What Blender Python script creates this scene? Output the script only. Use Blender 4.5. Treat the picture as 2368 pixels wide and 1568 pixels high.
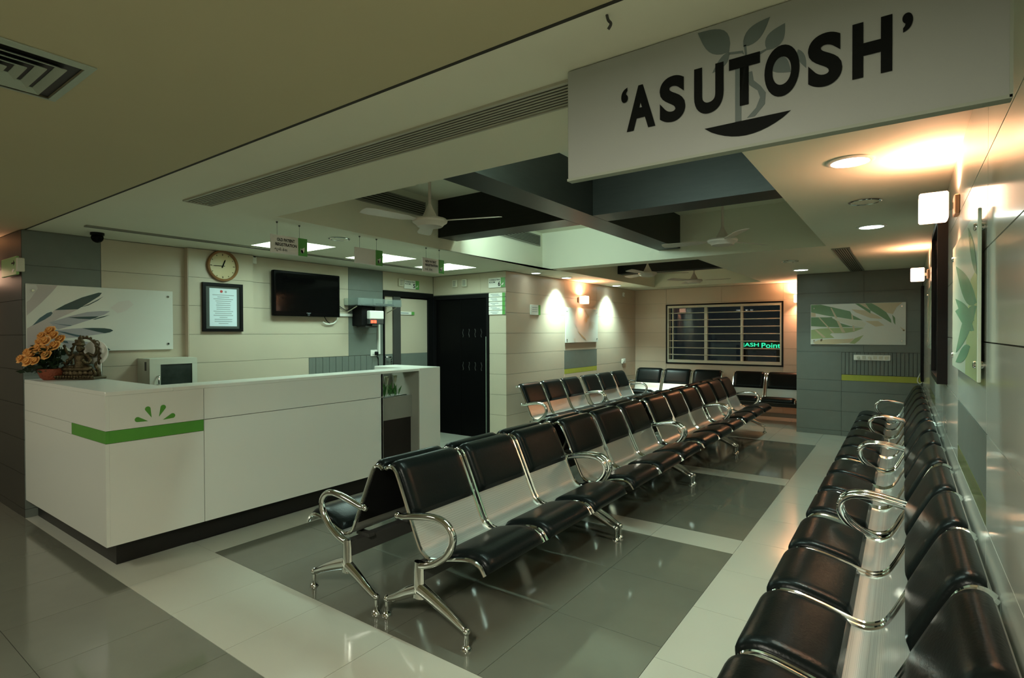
import bpy, math, random
from mathutils import Vector, Matrix
random.seed(7)
R = math.radians
for o in list(bpy.data.objects):
    bpy.data.objects.remove(o)
scene = bpy.context.scene
COL = scene.collection

# ------------------------------------------------------------------ camera
cam_d = bpy.data.cameras.new('camera')
cam_d.sensor_width = 36.0
cam_d.lens = 1261.958 / 2368 * 36.0
cam_d.clip_start = 0.02
cam = bpy.data.objects.new('camera', cam_d)
COL.objects.link(cam)
_yaw, _pitch, _roll = -0.62184511, -0.01110347, 0.00351306
_f = Vector((math.sin(_yaw) * math.cos(_pitch), math.cos(_yaw) * math.cos(_pitch), math.sin(_pitch)))
_r = Vector((math.cos(_yaw), -math.sin(_yaw), 0))
_d = -_r.cross(_f)
_cr, _sr = math.cos(_roll), math.sin(_roll)
_r2, _d2 = _cr * _r + _sr * _d, -_sr * _r + _cr * _d
_m = Matrix((_r2, -_d2, -_f)).transposed().to_4x4()
_m.translation = Vector((0, 0, 1.5))
cam.matrix_world = _m
scene.camera = cam

# ------------------------------------------------------------------ world and exposure
world = bpy.data.worlds.new('night')
scene.world = world
world.use_nodes = True
world.node_tree.nodes['Background'].inputs[0].default_value = (0.010, 0.014, 0.016, 1)
world.node_tree.nodes['Background'].inputs[1].default_value = 0.25
scene.view_settings.view_transform = 'Standard'
scene.view_settings.look = 'None'
scene.view_settings.exposure = 1.24
scene.view_settings.gamma = 1.0
scene.view_settings.use_curve_mapping = False
scene.cycles.use_denoising = True
scene.cycles.max_bounces = 6
scene.cycles.diffuse_bounces = 4
scene.cycles.glossy_bounces = 3
scene.cycles.transmission_bounces = 4
scene.cycles.caustics_reflective = False
scene.cycles.caustics_refractive = False
scene.cycles.use_adaptive_sampling = True
scene.cycles.adaptive_threshold = 0.05
scene.cycles.sample_clamp_indirect = 4.0

COOL = (0.67, 1.0, 0.88)
FILL = (1.0, 0.97, 0.80)
WARM = (1.0, 0.45, 0.25)

# ------------------------------------------------------------------ materials
MATS = {}
def mat(name, col, rough=0.5, metal=0.0, spec=0.5, var=0.0, vscale=6.0, bump=0.0, bscale=60.0, coat=0.0,
        emit=None, estr=0.0, trans=0.0, stretch=None, ior=1.45, alpha=1.0):
    if name in MATS:
        return MATS[name]
    m = bpy.data.materials.new(name)
    m.use_nodes = True
    nt = m.node_tree
    b = nt.nodes['Principled BSDF']
    b.inputs['Base Color'].default_value = (*col, 1)
    b.inputs['Roughness'].default_value = rough
    b.inputs['Metallic'].default_value = metal
    b.inputs['Specular IOR Level'].default_value = spec
    b.inputs['Coat Weight'].default_value = coat
    b.inputs['Coat Roughness'].default_value = 0.08
    b.inputs['Transmission Weight'].default_value = trans
    b.inputs['IOR'].default_value = ior
    b.inputs['Alpha'].default_value = alpha
    if emit:
        b.inputs['Emission Color'].default_value = (*emit, 1)
        b.inputs['Emission Strength'].default_value = estr
    if var > 0 or bump > 0:
        tc = nt.nodes.new('ShaderNodeTexCoord')
        mp = nt.nodes.new('ShaderNodeMapping')
        if stretch:
            mp.inputs['Scale'].default_value = stretch
        nt.links.new(tc.outputs['Object'], mp.inputs['Vector'])
    if var > 0:
        n = nt.nodes.new('ShaderNodeTexNoise')
        n.inputs['Scale'].default_value = vscale
        n.inputs['Detail'].default_value = 5
        nt.links.new(mp.outputs['Vector'], n.inputs['Vector'])
        mx = nt.nodes.new('ShaderNodeMix')
        mx.data_type = 'RGBA'
        mx.inputs['A'].default_value = (*[max(0, c * (1 - var)) for c in col], 1)
        mx.inputs['B'].default_value = (*[min(1, c * (1 + var)) for c in col], 1)
        nt.links.new(n.outputs['Fac'], mx.inputs['Factor'])
        nt.links.new(mx.outputs['Result'], b.inputs['Base Color'])
    if bump > 0:
        n2 = nt.nodes.new('ShaderNodeTexNoise')
        n2.inputs['Scale'].default_value = bscale
        n2.inputs['Detail'].default_value = 3
        nt.links.new(mp.outputs['Vector'], n2.inputs['Vector'])
        bp = nt.nodes.new('ShaderNodeBump')
        bp.inputs['Strength'].default_value = bump
        bp.inputs['Distance'].default_value = 0.01
        nt.links.new(n2.outputs['Fac'], bp.inputs['Height'])
        nt.links.new(bp.outputs['Normal'], b.inputs['Normal'])
    MATS[name] = m
    return m

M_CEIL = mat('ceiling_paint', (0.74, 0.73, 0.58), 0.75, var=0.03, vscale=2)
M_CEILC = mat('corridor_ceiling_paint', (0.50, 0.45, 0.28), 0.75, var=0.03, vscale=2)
M_WENGE = mat('dark_laminate', (0.015, 0.016, 0.013), 0.42, spec=0.3, var=0.35, vscale=7, stretch=(1, 1, 8))
M_BEIGE = mat('beige_tile', (0.50, 0.445, 0.335), 0.38, var=0.04, vscale=3)
M_ROSE = mat('rose_beige_tile', (0.56, 0.46, 0.35), 0.38, var=0.04, vscale=3)
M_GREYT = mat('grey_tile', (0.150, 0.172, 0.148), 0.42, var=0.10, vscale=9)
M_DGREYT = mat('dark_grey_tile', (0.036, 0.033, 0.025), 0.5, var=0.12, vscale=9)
M_RWALL = mat('pale_grey_gloss_tile', (0.66, 0.68, 0.60), 0.19, var=0.05, vscale=4, coat=0.4)
M_JOINT = mat('tile_joint', (0.10, 0.10, 0.085), 0.8)
M_JOINTL = mat('pale_joint', (0.24, 0.23, 0.18), 0.8)
M_OLIVE = mat('olive_band', (0.36, 0.38, 0.05), 0.45, var=0.12, vscale=14)
M_OLIVEG = mat('gloss_olive_band', (0.22, 0.25, 0.10), 0.15, var=0.1)
M_FLOORB = mat('floor_grout', (0.20, 0.20, 0.17), 0.7)
M_TILEL = mat('ivory_floor_tile', (0.47, 0.47, 0.39), 0.13, var=0.04, vscale=2.5, coat=0.25)
M_TILED = mat('taupe_floor_tile', (0.145, 0.148, 0.115), 0.10, spec=0.8, var=0.09, vscale=5, coat=0.3)
M_WHITE = mat('white_laminate', (0.72, 0.73, 0.66), 0.28, var=0.012, vscale=2, coat=0.15)
M_WPAINT = mat('white_plastic', (0.78, 0.78, 0.70), 0.4, var=0.02)
M_CREAM = mat('cream_metal', (0.60, 0.58, 0.46), 0.4, var=0.03)
M_GREEN = mat('green_laminate', (0.085, 0.30, 0.035), 0.4, var=0.10, vscale=12)
M_SGREEN = mat('sign_green', (0.10, 0.33, 0.07), 0.4, var=0.04)
M_BLACK = mat('black_plinth', (0.008, 0.007, 0.006), 0.4, var=0.1)
M_BLACKG = mat('black_gloss', (0.003, 0.003, 0.003), 0.22, spec=0.06, var=0.1)
M_BLACKF = mat('black_frame', (0.006, 0.006, 0.006), 0.4, spec=0.15, var=0.1)
M_LEATHER = mat('black_vinyl', (0.0055, 0.0075, 0.007), 0.28, spec=0.16, bump=0.08, bscale=90, var=0.1)
M_CHROME = mat('chrome', (0.72, 0.74, 0.71), 0.09, metal=1.0, var=0.02)
M_SIGNB = mat('sign_board', (0.32, 0.335, 0.305), 0.45, var=0.02)
M_SIGNE = mat('sign_edge', (0.30, 0.33, 0.26), 0.5, var=0.02)
M_INK = mat('black_print', (0.005, 0.006, 0.005), 0.6, spec=0.1, var=0.05)
M_TEALG = mat('grey_teal_print', (0.105, 0.135, 0.125), 0.5, var=0.05)
M_GLASS = mat('window_glass', (0.9, 0.95, 0.93), 0.02, trans=1.0, var=0.0, ior=1.33)
M_ACRYL = mat('clear_acrylic', (0.75, 0.85, 0.80), 0.08, trans=0.85, ior=1.2)
M_FANW = mat('fan_cream', (0.62, 0.55, 0.47), 0.35, var=0.03)
M_ORANGE = mat('orange_petal', (0.82, 0.42, 0.12), 0.55, var=0.18, vscale=30)
M_LEAFD = mat('dark_leaf', (0.012, 0.03, 0.010), 0.5, var=0.3, vscale=20)
M_LEAFG = mat('green_leaf', (0.05, 0.16, 0.03), 0.5, var=0.3, vscale=20)
M_TERRA = mat('red_basket', (0.22, 0.05, 0.02), 0.6, var=0.3, vscale=40, bump=0.5, bscale=120)
M_BRONZE = mat('antique_bronze', (0.10, 0.075, 0.04), 0.33, metal=0.85, var=0.4, vscale=40, bump=0.6, bscale=150)
M_STEELD = mat('steel_dark', (0.05, 0.05, 0.045), 0.5, var=0.1)
M_GROOVE = mat('shadow_gap', (0.03, 0.028, 0.02), 0.8)
M_PAPER = mat('certificate_paper', (0.62, 0.74, 0.78), 0.5, var=0.03)
M_GREYP = mat('grey_print', (0.28, 0.32, 0.33), 0.6, var=0.05)
M_RED = mat('red_print', (0.5, 0.06, 0.05), 0.6, var=0.05)
M_CLOCKF = mat('clock_face', (0.55, 0.46, 0.25), 0.35, var=0.04)
M_CLOCKR = mat('clock_rim', (0.26, 0.13, 0.05), 0.3, var=0.2, vscale=20)
M_ARTW = mat('art_panel_white', (0.66, 0.67, 0.60), 0.22, var=0.02)
M_ARTR = mat('art_panel_greenish', (0.62, 0.70, 0.55), 0.20, var=0.05, vscale=3)
M_RECESS = mat('light_recess', (0.85, 0.9, 0.85), 0.6, var=0.01)
M_EMCOOL = mat('cool_lamp', (0.9, 0.95, 0.92), 0.5, emit=(0.80, 1.0, 0.93), estr=8.0)
M_EMPANEL = mat('light_diffuser', (0.9, 0.95, 0.92), 0.5, emit=(0.78, 1.0, 0.87), estr=1.3)
M_EMWARM = mat('warm_glass', (0.95, 0.9, 0.85), 0.5, emit=(1.0, 0.58, 0.36), estr=3.0)
M_EMRED = mat('red_digits', (0.5, 0.02, 0.01), 0.5, emit=(1.0, 0.05, 0.02), estr=2.5)
M_EMGREEN = mat('green_neon', (0.1, 0.6, 0.35), 0.5, emit=(0.02, 0.55, 0.26), estr=0.9)
PRINT = {
    'mauve': mat('print_mauve', (0.47, 0.42, 0.40), 0.3, var=0.04), 'palegrey': mat('print_pale', (0.58, 0.56, 0.52), 0.3, var=0.04),
    'teal': mat('print_teal', (0.045, 0.10, 0.12), 0.3, var=0.1), 'darkteal': mat('print_dark_teal', (0.022, 0.062, 0.06), 0.3, var=0.1),
    'greylav': mat('print_grey_lavender', (0.36, 0.36, 0.38), 0.3, var=0.05), 'pinkish': mat('print_pink', (0.62, 0.58, 0.53), 0.3, var=0.02),
    'green': mat('print_green', (0.13, 0.24, 0.10), 0.3, var=0.15), 'olive': mat('print_olive', (0.33, 0.40, 0.18), 0.3, var=0.1),
    'tan': mat('print_tan', (0.55, 0.46, 0.29), 0.3, var=0.06), 'brown': mat('print_brown', (0.14, 0.10, 0.04), 0.3, var=0.1),
    'cream': mat('print_cream', (0.60, 0.60, 0.47), 0.3, var=0.03), 'sand': mat('print_sand', (0.56, 0.52, 0.43), 0.3, var=0.04),
    'leafgreen': mat('print_leaf_green', (0.16, 0.34, 0.20), 0.25, var=0.06), 'lime': mat('print_lime', (0.48, 0.58, 0.28), 0.25, var=0.05),
}

def perforated():
    m = mat('perforated_steel', (0.50, 0.51, 0.49), 0.34, metal=0.75, var=0.03)
    nt = m.node_tree
    b = nt.nodes['Principled BSDF']
    tc = nt.nodes.new('ShaderNodeTexCoord')
    vo = nt.nodes.new('ShaderNodeTexVoronoi')
    vo.inputs['Scale'].default_value = 190
    vo.inputs['Randomness'].default_value = 0.0
    nt.links.new(tc.outputs['Object'], vo.inputs['Vector'])
    mr = nt.nodes.new('ShaderNodeMapRange')
    mr.inputs['From Min'].default_value = 0.25
    mr.inputs['From Max'].default_value = 0.42
    mr.inputs['To Min'].default_value = 0.45
    nt.links.new(vo.outputs['Distance'], mr.inputs['Value'])
    mx = nt.nodes.new('ShaderNodeMix')
    mx.data_type = 'RGBA'
    mx.inputs['A'].default_value = (0.20, 0.21, 0.20, 1)
    mx.inputs['B'].default_value = (0.66, 0.67, 0.63, 1)
    nt.links.new(mr.outputs['Result'], mx.inputs['Factor'])
    nt.links.new(mx.outputs['Result'], b.inputs['Base Color'])
    return m
M_PERF = perforated()

# ------------------------------------------------------------------ mesh helpers
class MB:
    def __init__(s):
        s.v, s.f = [], []
    def add(s, vs, fs):
        n = len(s.v)
        s.v += [tuple(p) for p in vs]
        s.f += [tuple(i + n for i in f) for f in fs]
        return s
    def box(s, x0, x1, y0, y1, z0, z1):
        if x0 > x1: x0, x1 = x1, x0
        if y0 > y1: y0, y1 = y1, y0
        if z0 > z1: z0, z1 = z1, z0
        return s.add([(x0, y0, z0), (x1, y0, z0), (x1, y1, z0), (x0, y1, z0), (x0, y0, z1), (x1, y0, z1), (x1, y1, z1), (x0, y1, z1)],
                     [(0, 3, 2, 1), (4, 5, 6, 7), (0, 1, 5, 4), (1, 2, 6, 5), (2, 3, 7, 6), (3, 0, 4, 7)])
    def bbox(s, x0, x1, y0, y1, z0, z1, b=0.004):
        # bevelled box: octagon section in xz and chamfers in y
        if x0 > x1: x0, x1 = x1, x0
        if y0 > y1: y0, y1 = y1, y0
        if z0 > z1: z0, z1 = z1, z0
        b = min(b, (x1 - x0) * .45, (y1 - y0) * .45, (z1 - z0) * .45)
        vs, fs = [], []
        for (yy, i) in ((y0, b), (y0 + b, 0), (y1 - b, 0), (y1, b)):
            a0, a1, c0, c1 = x0 + i, x1 - i, z0 + i, z1 - i
            vs += [(a0 + b, yy, c0), (a1 - b, yy, c0), (a1, yy, c0 + b), (a1, yy, c1 - b), (a1 - b, yy, c1), (a0 + b, yy, c1), (a0, yy, c1 - b), (a0, yy, c0 + b)]
        for k in range(3):
            for j in range(8):
                a, c = k * 8 + j, k * 8 + (j + 1) % 8
                fs.append((a, c, c + 8, a + 8))
        fs.append(tuple(range(7, -1, -1)))
        fs.append(tuple(range(24, 32)))
        return s.add(vs, fs)
    def tube(s, pts, r, n=8, closed=False, flat=1.0, caps=True, up=None):
        pts = [Vector(p) for p in pts]
        rs = r if isinstance(r, (list, tuple)) else [r] * len(pts)
        k = len(pts)
        base = len(s.v)
        prev = None
        for i, p in enumerate(pts):
            if closed:
                t = pts[(i + 1) % k] - pts[i - 1]
            else:
                t = pts[min(i + 1, k - 1)] - pts[max(i - 1, 0)]
            t.normalize()
            if up is not None:
                a = Vector(up)
                a = a - t * a.dot(t)
            elif prev is None:
                a = Vector((0, 0, 1)) if abs(t.z) < .9 else Vector((1, 0, 0))
                a = a - t * a.dot(t)
            else:
                a = prev - t * prev.dot(t)
            a.normalize()
            prev = a
            b = t.cross(a)
            for j in range(n):
                an = 2 * math.pi * j / n
                s.v.append(tuple(p + a * (rs[i] * math.cos(an)) + b * (rs[i] * flat * math.sin(an))))
        m = k if closed else k - 1
        for i in range(m):
            for j in range(n):
                a, b2 = base + i * n + j, base + i * n + (j + 1) % n
                c, d = base + ((i + 1) % k) * n + (j + 1) % n, base + ((i + 1) % k) * n + j
                s.f.append((a, b2, c, d))
        if not closed and caps:
            s.f.append(tuple(base + j for j in range(n - 1, -1, -1)))
            s.f.append(tuple(base + (k - 1) * n + j for j in range(n)))
        return s
    def lathe(s, prof, n=20, c=(0, 0, 0), axis='z', caps=True):
        base = len(s.v)
        for (r, h) in prof:
            for j in range(n):
                an = 2 * math.pi * j / n
                x, y = r * math.cos(an), r * math.sin(an)
                p = (x, y, h) if axis == 'z' else ((x, h, y) if axis == 'y' else (h, x, y))
                s.v.append((c[0] + p[0], c[1] + p[1], c[2] + p[2]))
        for i in range(len(prof) - 1):
            for j in range(n):
                a, b = base + i * n + j, base + i * n + (j + 1) % n
                s.f.append((a, b, b + n, a + n))
        if caps:
            s.f.append(tuple(base + j for j in range(n - 1, -1, -1)))
            s.f.append(tuple(base + (len(prof) - 1) * n + j for j in range(n)))
        return s
    def prism(s, poly, y0, y1, plane='xz'):
        n = len(poly)
        def P(a, b, h):
            return (a, h, b) if plane == 'xz' else ((a, b, h) if plane == 'xy' else (h, a, b))
        vs = [P(a, b, y0) for a, b in poly] + [P(a, b, y1) for a, b in poly]
        fs = [tuple(range(n)), tuple(range(2 * n - 1, n - 1, -1))]
        for i in range(n):
            j = (i + 1) % n
            fs.append((i, i + n, j + n, j))
        return s.add(vs, fs)
    def ball(s, c, r, n=10, m=6, sc=(1, 1, 1)):
        prof = []
        base = len(s.v)
        s.v.append((c[0], c[1], c[2] - r * sc[2]))
        for i in range(1, m):
            ph = -math.pi / 2 + math.pi * i / m
            for j in range(n):
                an = 2 * math.pi * j / n
                s.v.append((c[0] + r * sc[0] * math.cos(ph) * math.cos(an), c[1] + r * sc[1] * math.cos(ph) * math.sin(an), c[2] + r * sc[2] * math.sin(ph)))
        s.v.append((c[0], c[1], c[2] + r * sc[2]))
        for j in range(n):
            s.f.append((base, base + 1 + (j + 1) % n, base + 1 + j))
        for i in range(m - 2):
            for j in range(n):
                a, b = base + 1 + i * n + j, base + 1 + i * n + (j + 1) % n
                s.f.append((a, b, b + n, a + n))
        top = base + 1 + (m - 1) * n
        for j in range(n):
            s.f.append((base + 1 + (m - 2) * n + j, base + 1 + (m - 2) * n + (j + 1) % n, top))
        return s
    def mesh(s, name, smooth=False):
        me = bpy.data.meshes.new(name)
        me.from_pydata(s.v, [], s.f)
        import bmesh
        bm = bmesh.new()
        bm.from_mesh(me)
        bmesh.ops.recalc_face_normals(bm, faces=bm.faces)
        bm.to_mesh(me)
        bm.free()
        if smooth:
            me.polygons.foreach_set('use_smooth', [True] * len(me.polygons))
            try:
                me.set_sharp_from_angle(angle=R(40))
            except Exception:
                pass
        return me
    def build(s, name, m, parent=None, smooth=False, loc=None):
        me = s.mesh(name, smooth)
        me.materials.append(m)
        return link(name, me, parent, loc)

def link(name, me, parent=None, loc=None):
    o = bpy.data.objects.new(name, me)
    COL.objects.link(o)
    if parent is not None:
        o.parent = parent
    if loc is not None:
        o.location = loc
    return o
def tag(o, label, cat, group=None, kind=None):
    o['label'] = label
    o['category'] = cat
    if group: o['group'] = group
    if kind: o['kind'] = kind
    return o
def thing(name, label, cat, loc=(0, 0, 0), rotz=0, group=None):
    o = bpy.data.objects.new(name, None)
    o.empty_display_size = 0.1
    COL.objects.link(o)
    o.location = loc
    o.rotation_euler = (0, 0, R(rotz))
    return tag(o, label, cat, group)
def copy_tree(o, parent=None):
    c = o.copy()
    COL.objects.link(c)
    c.parent = parent
    for ch in list(o.children):
        copy_tree(ch, c)
    return c
def struct(o):
    o['kind'] = 'structure'
    return o
def light(kind, name, parent, loc, power, col, rot=(0, 0, 0), **kw):
    d = bpy.data.lights.new(name, kind)
    d.energy = power
    d.color = col
    for k, v in kw.items():
        setattr(d, k, v)
    o = bpy.data.objects.new(name, d)
    COL.objects.link(o)
    o.parent = parent
    o.location = loc
    o.rotation_euler = rot
    return o
def smooth_path(pts, k=6):
    out = []
    n = len(pts)
    P = [Vector(p) for p in pts]
    for i in range(n - 1):
        p0, p1, p2, p3 = P[max(i - 1, 0)], P[i], P[i + 1], P[min(i + 2, n - 1)]
        for j in range(k):
            t = j / k
            out.append(0.5 * ((2 * p1) + (-p0 + p2) * t + (2 * p0 - 5 * p1 + 4 * p2 - p3) * t * t + (-p0 + 3 * p1 - 3 * p2 + p3) * t ** 3))
    out.append(P[-1])
    return out
def glyphs(s, x0, x1, z0, z1, y, m, parent, name='lettering', bold=0.0, depth=0.0006):
    cu = bpy.data.curves.new('tmp_text', 'FONT')
    cu.body = s
    cu.size = 1.0
    cu.offset = bold
    cu.resolution_u = 8
    cu.fill_mode = 'FRONT'
    to = bpy.data.objects.new('tmp_text', cu)
    COL.objects.link(to)
    bpy.context.view_layer.update()
    dg = bpy.context.evaluated_depsgraph_get()
    me = bpy.data.meshes.new_from_object(to.evaluated_get(dg))
    bpy.data.objects.remove(to)
    bpy.data.curves.remove(cu)
    if not me.vertices:
        return None
    xs = [v.co.x for v in me.vertices]
    ys = [v.co.y for v in me.vertices]
    a0, a1, b0, b1 = min(xs), max(xs), min(ys), max(ys)
    for v in me.vertices:
        v.co = Vector((x0 + (v.co.x - a0) / max(a1 - a0, 1e-6) * (x1 - x0), y - depth, z0 + (v.co.y - b0) / max(b1 - b0, 1e-6) * (z1 - z0)))
    me.name = name
    me.materials.clear()
    me.materials.append(m)
    return link(name, me, parent)

C = 2.36       # lower ceiling
SLAB = 2.85    # tray slab
XR = 0.215     # right wall face
XT = -5.826    # wall behind the counter
XS = -4.45     # side wall by the seating
YD = 6.07      # wall with room 6
YB = 10.53     # window wall
YC = 1.29      # corridor line
YP = 9.15      # grey partition face
XP = -1.30

# ------------------------------------------------------------------ floor
floor = struct(MB().box(-9, XR + 0.2, -3.0, YB + 0.2, -0.12, -0.006).build('floor', M_FLOORB))
_tile_cache = {}
def tile_mesh(w, d, m, t=0.006, gap=0.0012, name='floor_tile'):
    k = (round(w, 4), round(d, 4), m.name, t)
    if k not in _tile_cache:
        b = MB().box(-w / 2 + gap, w / 2 - gap, -d / 2 + gap, d / 2 - gap, 0, t)
        me = b.mesh(name)
        me.materials.append(m)
        _tile_cache[k] = me
    return _tile_cache[k]
def lay(x0, x1, y0, y1, nx, ny, m):
    w, d = (x1 - x0) / nx, (y1 - y0) / ny
    me = tile_mesh(w, d, m)
    for i in range(nx):
        for j in range(ny):
            link('floor_tile', me, floor, (x0 + (i + .5) * w, y0 + (j + .5) * d, -0.006))
YPAT = [(1.84, 3.853), (4.136, 5.867), (6.134, 8.18)]
XPL, XPR = -3.836, -0.93
lay(-7.6, XR, 0.15, YC, 14, 2, M_TILED)
lay(-4.9, XR, -0.99, 0.15, 9, 2, M_TILED)
lay(-6.0, XR, YC, 1.84, 11, 1, M_TILEL)
for y0, y1 in YPAT:
    lay(XPL, XPR, y0, y1, 5, 3, M_TILED)
lay(XPL, XPR, 3.853, 4.136, 5, 1, M_TILEL)
lay(XPL, XPR, 5.867, 6.134, 5, 1, M_TILEL)
lay(XPR, XR, 1.84, 8.18, 2, 11, M_TILEL)
lay(XPL, XR, 8.18, YB, 7, 4, M_TILEL)
lay(-4.15, XPL, 1.84, 4.4, 1, 4, M_TILEL)
lay(XT, XPL, 4.4, YD, 3, 3, M_TILEL)
lay(XS, XPL, YD, YB, 1, 7, M_TILEL)

# ------------------------------------------------------------------ ceiling with two trays
TRAY1 = (-3.80, -0.63, 2.26, 6.28)
TRAY2 = (-3.86, -1.97, 6.53, 10.08)
PANELS = [(-5.15, -4.59, 2.84, 3.40), (-5.15, -4.57, 3.94, 4.49), (-5.16, -4.56, 5.03, 5.57)]
def ceil_x(x, y):
    if abs(x - TRAY1[0]) < 1e-6 and 2.0 < y < 6.4:
        return x + 0.06 - 0.062 * (y - 2.26)
    return x
def build_ceiling():
    holes = [TRAY1, TRAY2] + PANELS
    xs = sorted({-9.0, XR + 0.2} | {h[0] for h in holes} | {h[1] for h in holes})
    ys = sorted({YC + 0.03, YB + 0.2} | {h[2] for h in holes} | {h[3] for h in holes})
    b = MB()
    for i in range(len(xs) - 1):
        for j in range(len(ys) - 1):
            cx, cy = (xs[i] + xs[i + 1]) / 2, (ys[j] + ys[j + 1]) / 2
            if any(h[0] < cx < h[1] and h[2] < cy < h[3] for h in holes):
                continue
            q = [(xs[i], ys[j]), (xs[i + 1], ys[j]), (xs[i + 1], ys[j + 1]), (xs[i], ys[j + 1])]
            b.add([(ceil_x(a, c), c, C) for a, c in q], [(0, 3, 2, 1)])
    for h, top in [(TRAY1, SLAB), (TRAY2, SLAB)] + [(p, C + 0.10) for p in PANELS]:
        q = [(h[0], h[2]), (h[1], h[2]), (h[1], h[3]), (h[0], h[3])]
        q = [(ceil_x(a, c), c) for a, c in q]
        vs = [(a, c, C) for a, c in q] + [(a, c, top) for a, c in q]
        fs = [(0, 1, 5, 4), (1, 2, 6, 5), (2, 3, 7, 6), (3, 0, 4, 7), (4, 5, 6, 7)]
        b.add(vs, fs)
    b.box(-9.0, XR + 0.2, -3.0, YB + 0.2, SLAB + 0.05, SLAB + 0.15)
    me = bpy.data.meshes.new('ceiling')
    me.from_pydata(b.v, [], b.f)
    me.materials.append(M_CEIL)
    return struct(link('ceiling', me))
ceiling = build_ceiling()
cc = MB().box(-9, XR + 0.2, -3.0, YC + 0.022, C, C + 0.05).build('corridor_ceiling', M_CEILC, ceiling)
MB().box(-9, XR + 0.2, YC + 0.020, YC + 0.034, C - 0.001, C + 0.05).build('shadow_gap', M_GROOVE, ceiling)
BZ = 2.47
def beam(x0, x1, y0, y1):
    return MB().box(x0, x1, y0, y1, BZ, SLAB).build('ceiling_beam', M_WENGE, ceiling)
beam(-2.36, -2.10, TRAY1[2] + 0.004, TRAY1[3] - 0.004)
beam(-3.84, -2.364, 4.08, 4.36)
beam(-2.096, TRAY1[1] - 0.004, 4.08, 4.36)
beam(TRAY2[0] + 0.004, TRAY2[1] - 0.004, 8.40, 8.62)

# ------------------------------------------------------------------ walls
ROWS = [0.0, 0.07, 0.355, 0.64, 0.925, 1.21, 1.497, 1.785, 2.07, 2.355]
_wt = {}
def wall_tile(parent, axis, pos, a0, a1, z0, z1, m, t=0.010, gap=0.0016):
    """tile proud of a wall; axis 'x+' faces +X, 'x-' faces -X, 'y-' faces -Y"""
    w, h = a1 - a0, z1 - z0
    k = (axis, round(w, 3), round(h, 3), m.name, t)
    if k not in _wt:
        b = MB()
        if axis[0] == 'x':
            b.box(0, t if axis[1] == '+' else -t, -w / 2 + gap, w / 2 - gap, -h / 2 + gap, h / 2 - gap)
        else:
            b.box(-w / 2 + gap, w / 2 - gap, 0, -t, -h / 2 + gap, h / 2 - gap)
        me = b.mesh('wall_tile')
        me.materials.append(m)
        _wt[k] = me
    mid = (a0 + a1) / 2
    loc = (pos, mid, (z0 + z1) / 2) if axis[0] == 'x' else (mid, pos, (z0 + z1) / 2)
    return link('wall_tile', _wt[k], parent, loc)
def tile_rows(parent, axis, pos, cuts, m, zmin=0.0, zmax=2.356, **kw):
    for i in range(len(ROWS) - 1):
        z0, z1 = max(ROWS[i], zmin), min(ROWS[i + 1], zmax)
        if z1 - z0 < 0.02:
            continue
        for a0, a1 in zip(cuts[:-1], cuts[1:]):
            wall_tile(parent, axis, pos, a0, a1, z0, z1, m, **kw)

# wall behind the counter (faces +X)
T = 0.010
b = MB().box(XT - 0.2, XT - T, 1.31, 5.09, 0, C + 0.04)
b.box(XT - 0.2, XT - T, 5.09, YD + 0.2, 2.065, C + 0.04)
b.box(XT - 0.45, XT - 0.2, 1.48, YD + 0.2, 0, C + 0.04)
wl = struct(b.build('wall_left', M_JOINTL))
tile_rows(wl, 'x+', XT - T, [1.29, 1.83], M_GREYT)
tile_rows(wl, 'x+', XT - T, [1.83, 2.53], M_BEIGE)
tile_rows(wl, 'x+', XT - T, [3.20, 4.503], M_BEIGE, zmin=1.21)
tile_rows(wl, 'x+', XT - T, [3.20, 3.92], M_BEIGE, zmax=1.21)
tile_rows(wl, 'x+', XT - T, [4.503, 5.078], M_GREYT, zmin=1.21)
tile_rows(wl, 'x+', XT - T, [3.92, 5.078], M_GREYT, zmax=0.925)
for k in range(24):      # ribbed dado strips
    w = (5.078 - 3.92) / 24
    wall_tile(wl, 'x+', XT - T, 3.92 + k * w, 3.92 + (k + 1) * w, 0.925, 1.208, M_GREYT, t=0.010 if k % 2 else 0.014)
wall_tile(wl, 'x+', XT - T, 5.08, YD - 0.005, 2.10, 2.356, M_BEIGE)
# proud pier carrying clock and certificate
pier = struct(MB().box(XT + 0.0005, XT + 0.058, 2.533, 3.197, 0, C - .001).build('trim_1', M_JOINTL))
for i in range(len(ROWS) - 1):
    if i < 9:
        z0, z1 = ROWS[i], min(ROWS[i + 1], 2.356)
        MB().box(0, T, -0.332 + .001, 0.332 - .001, -(z1 - z0) / 2 + .0016, (z1 - z0) / 2 - .0016).build('wall_tile', M_BEIGE, pier, loc=(XT + 0.058, 2.865, (z0 + z1) / 2))
MB().box(XT + 0.0005, XT + 0.066, 2.527, 2.533, 0, 2.356).build('pier_edge', M_ROSE, pier)

# corridor wall left of the counter (faces camera)
wc = struct(MB().box(-9, XT - 0.02, 1.29 + T, 1.49, 0, C + 0.04).build('wall_corridor', M_JOINT))
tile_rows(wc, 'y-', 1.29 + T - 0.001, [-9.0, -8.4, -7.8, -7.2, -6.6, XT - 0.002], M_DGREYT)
# end cap colour of the wall corner
# wall with room 6 (faces -Y)
b = MB().box(XT - 0.2, -4.745, YD + T, YD + 0.2, 2.06, C + 0.04).box(-4.745, XS - T, YD + T, YD + 0.2, 0, C + 0.04)
wd = struct(b.build('wall_back_left', M_JOINTL))
tile_rows(wd, 'y-', YD + T, [XT + 0.004, -4.9, XS], M_BEIGE, zmin=2.07)
tile_rows(wd, 'y-', YD + T, [-4.743, XS], M_BEIGE, zmin=0.07, zmax=2.07)
wall_tile(wd, 'y-', YD + T, -4.743, XS, 0.0, 0.07, M_GREYT)
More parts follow.
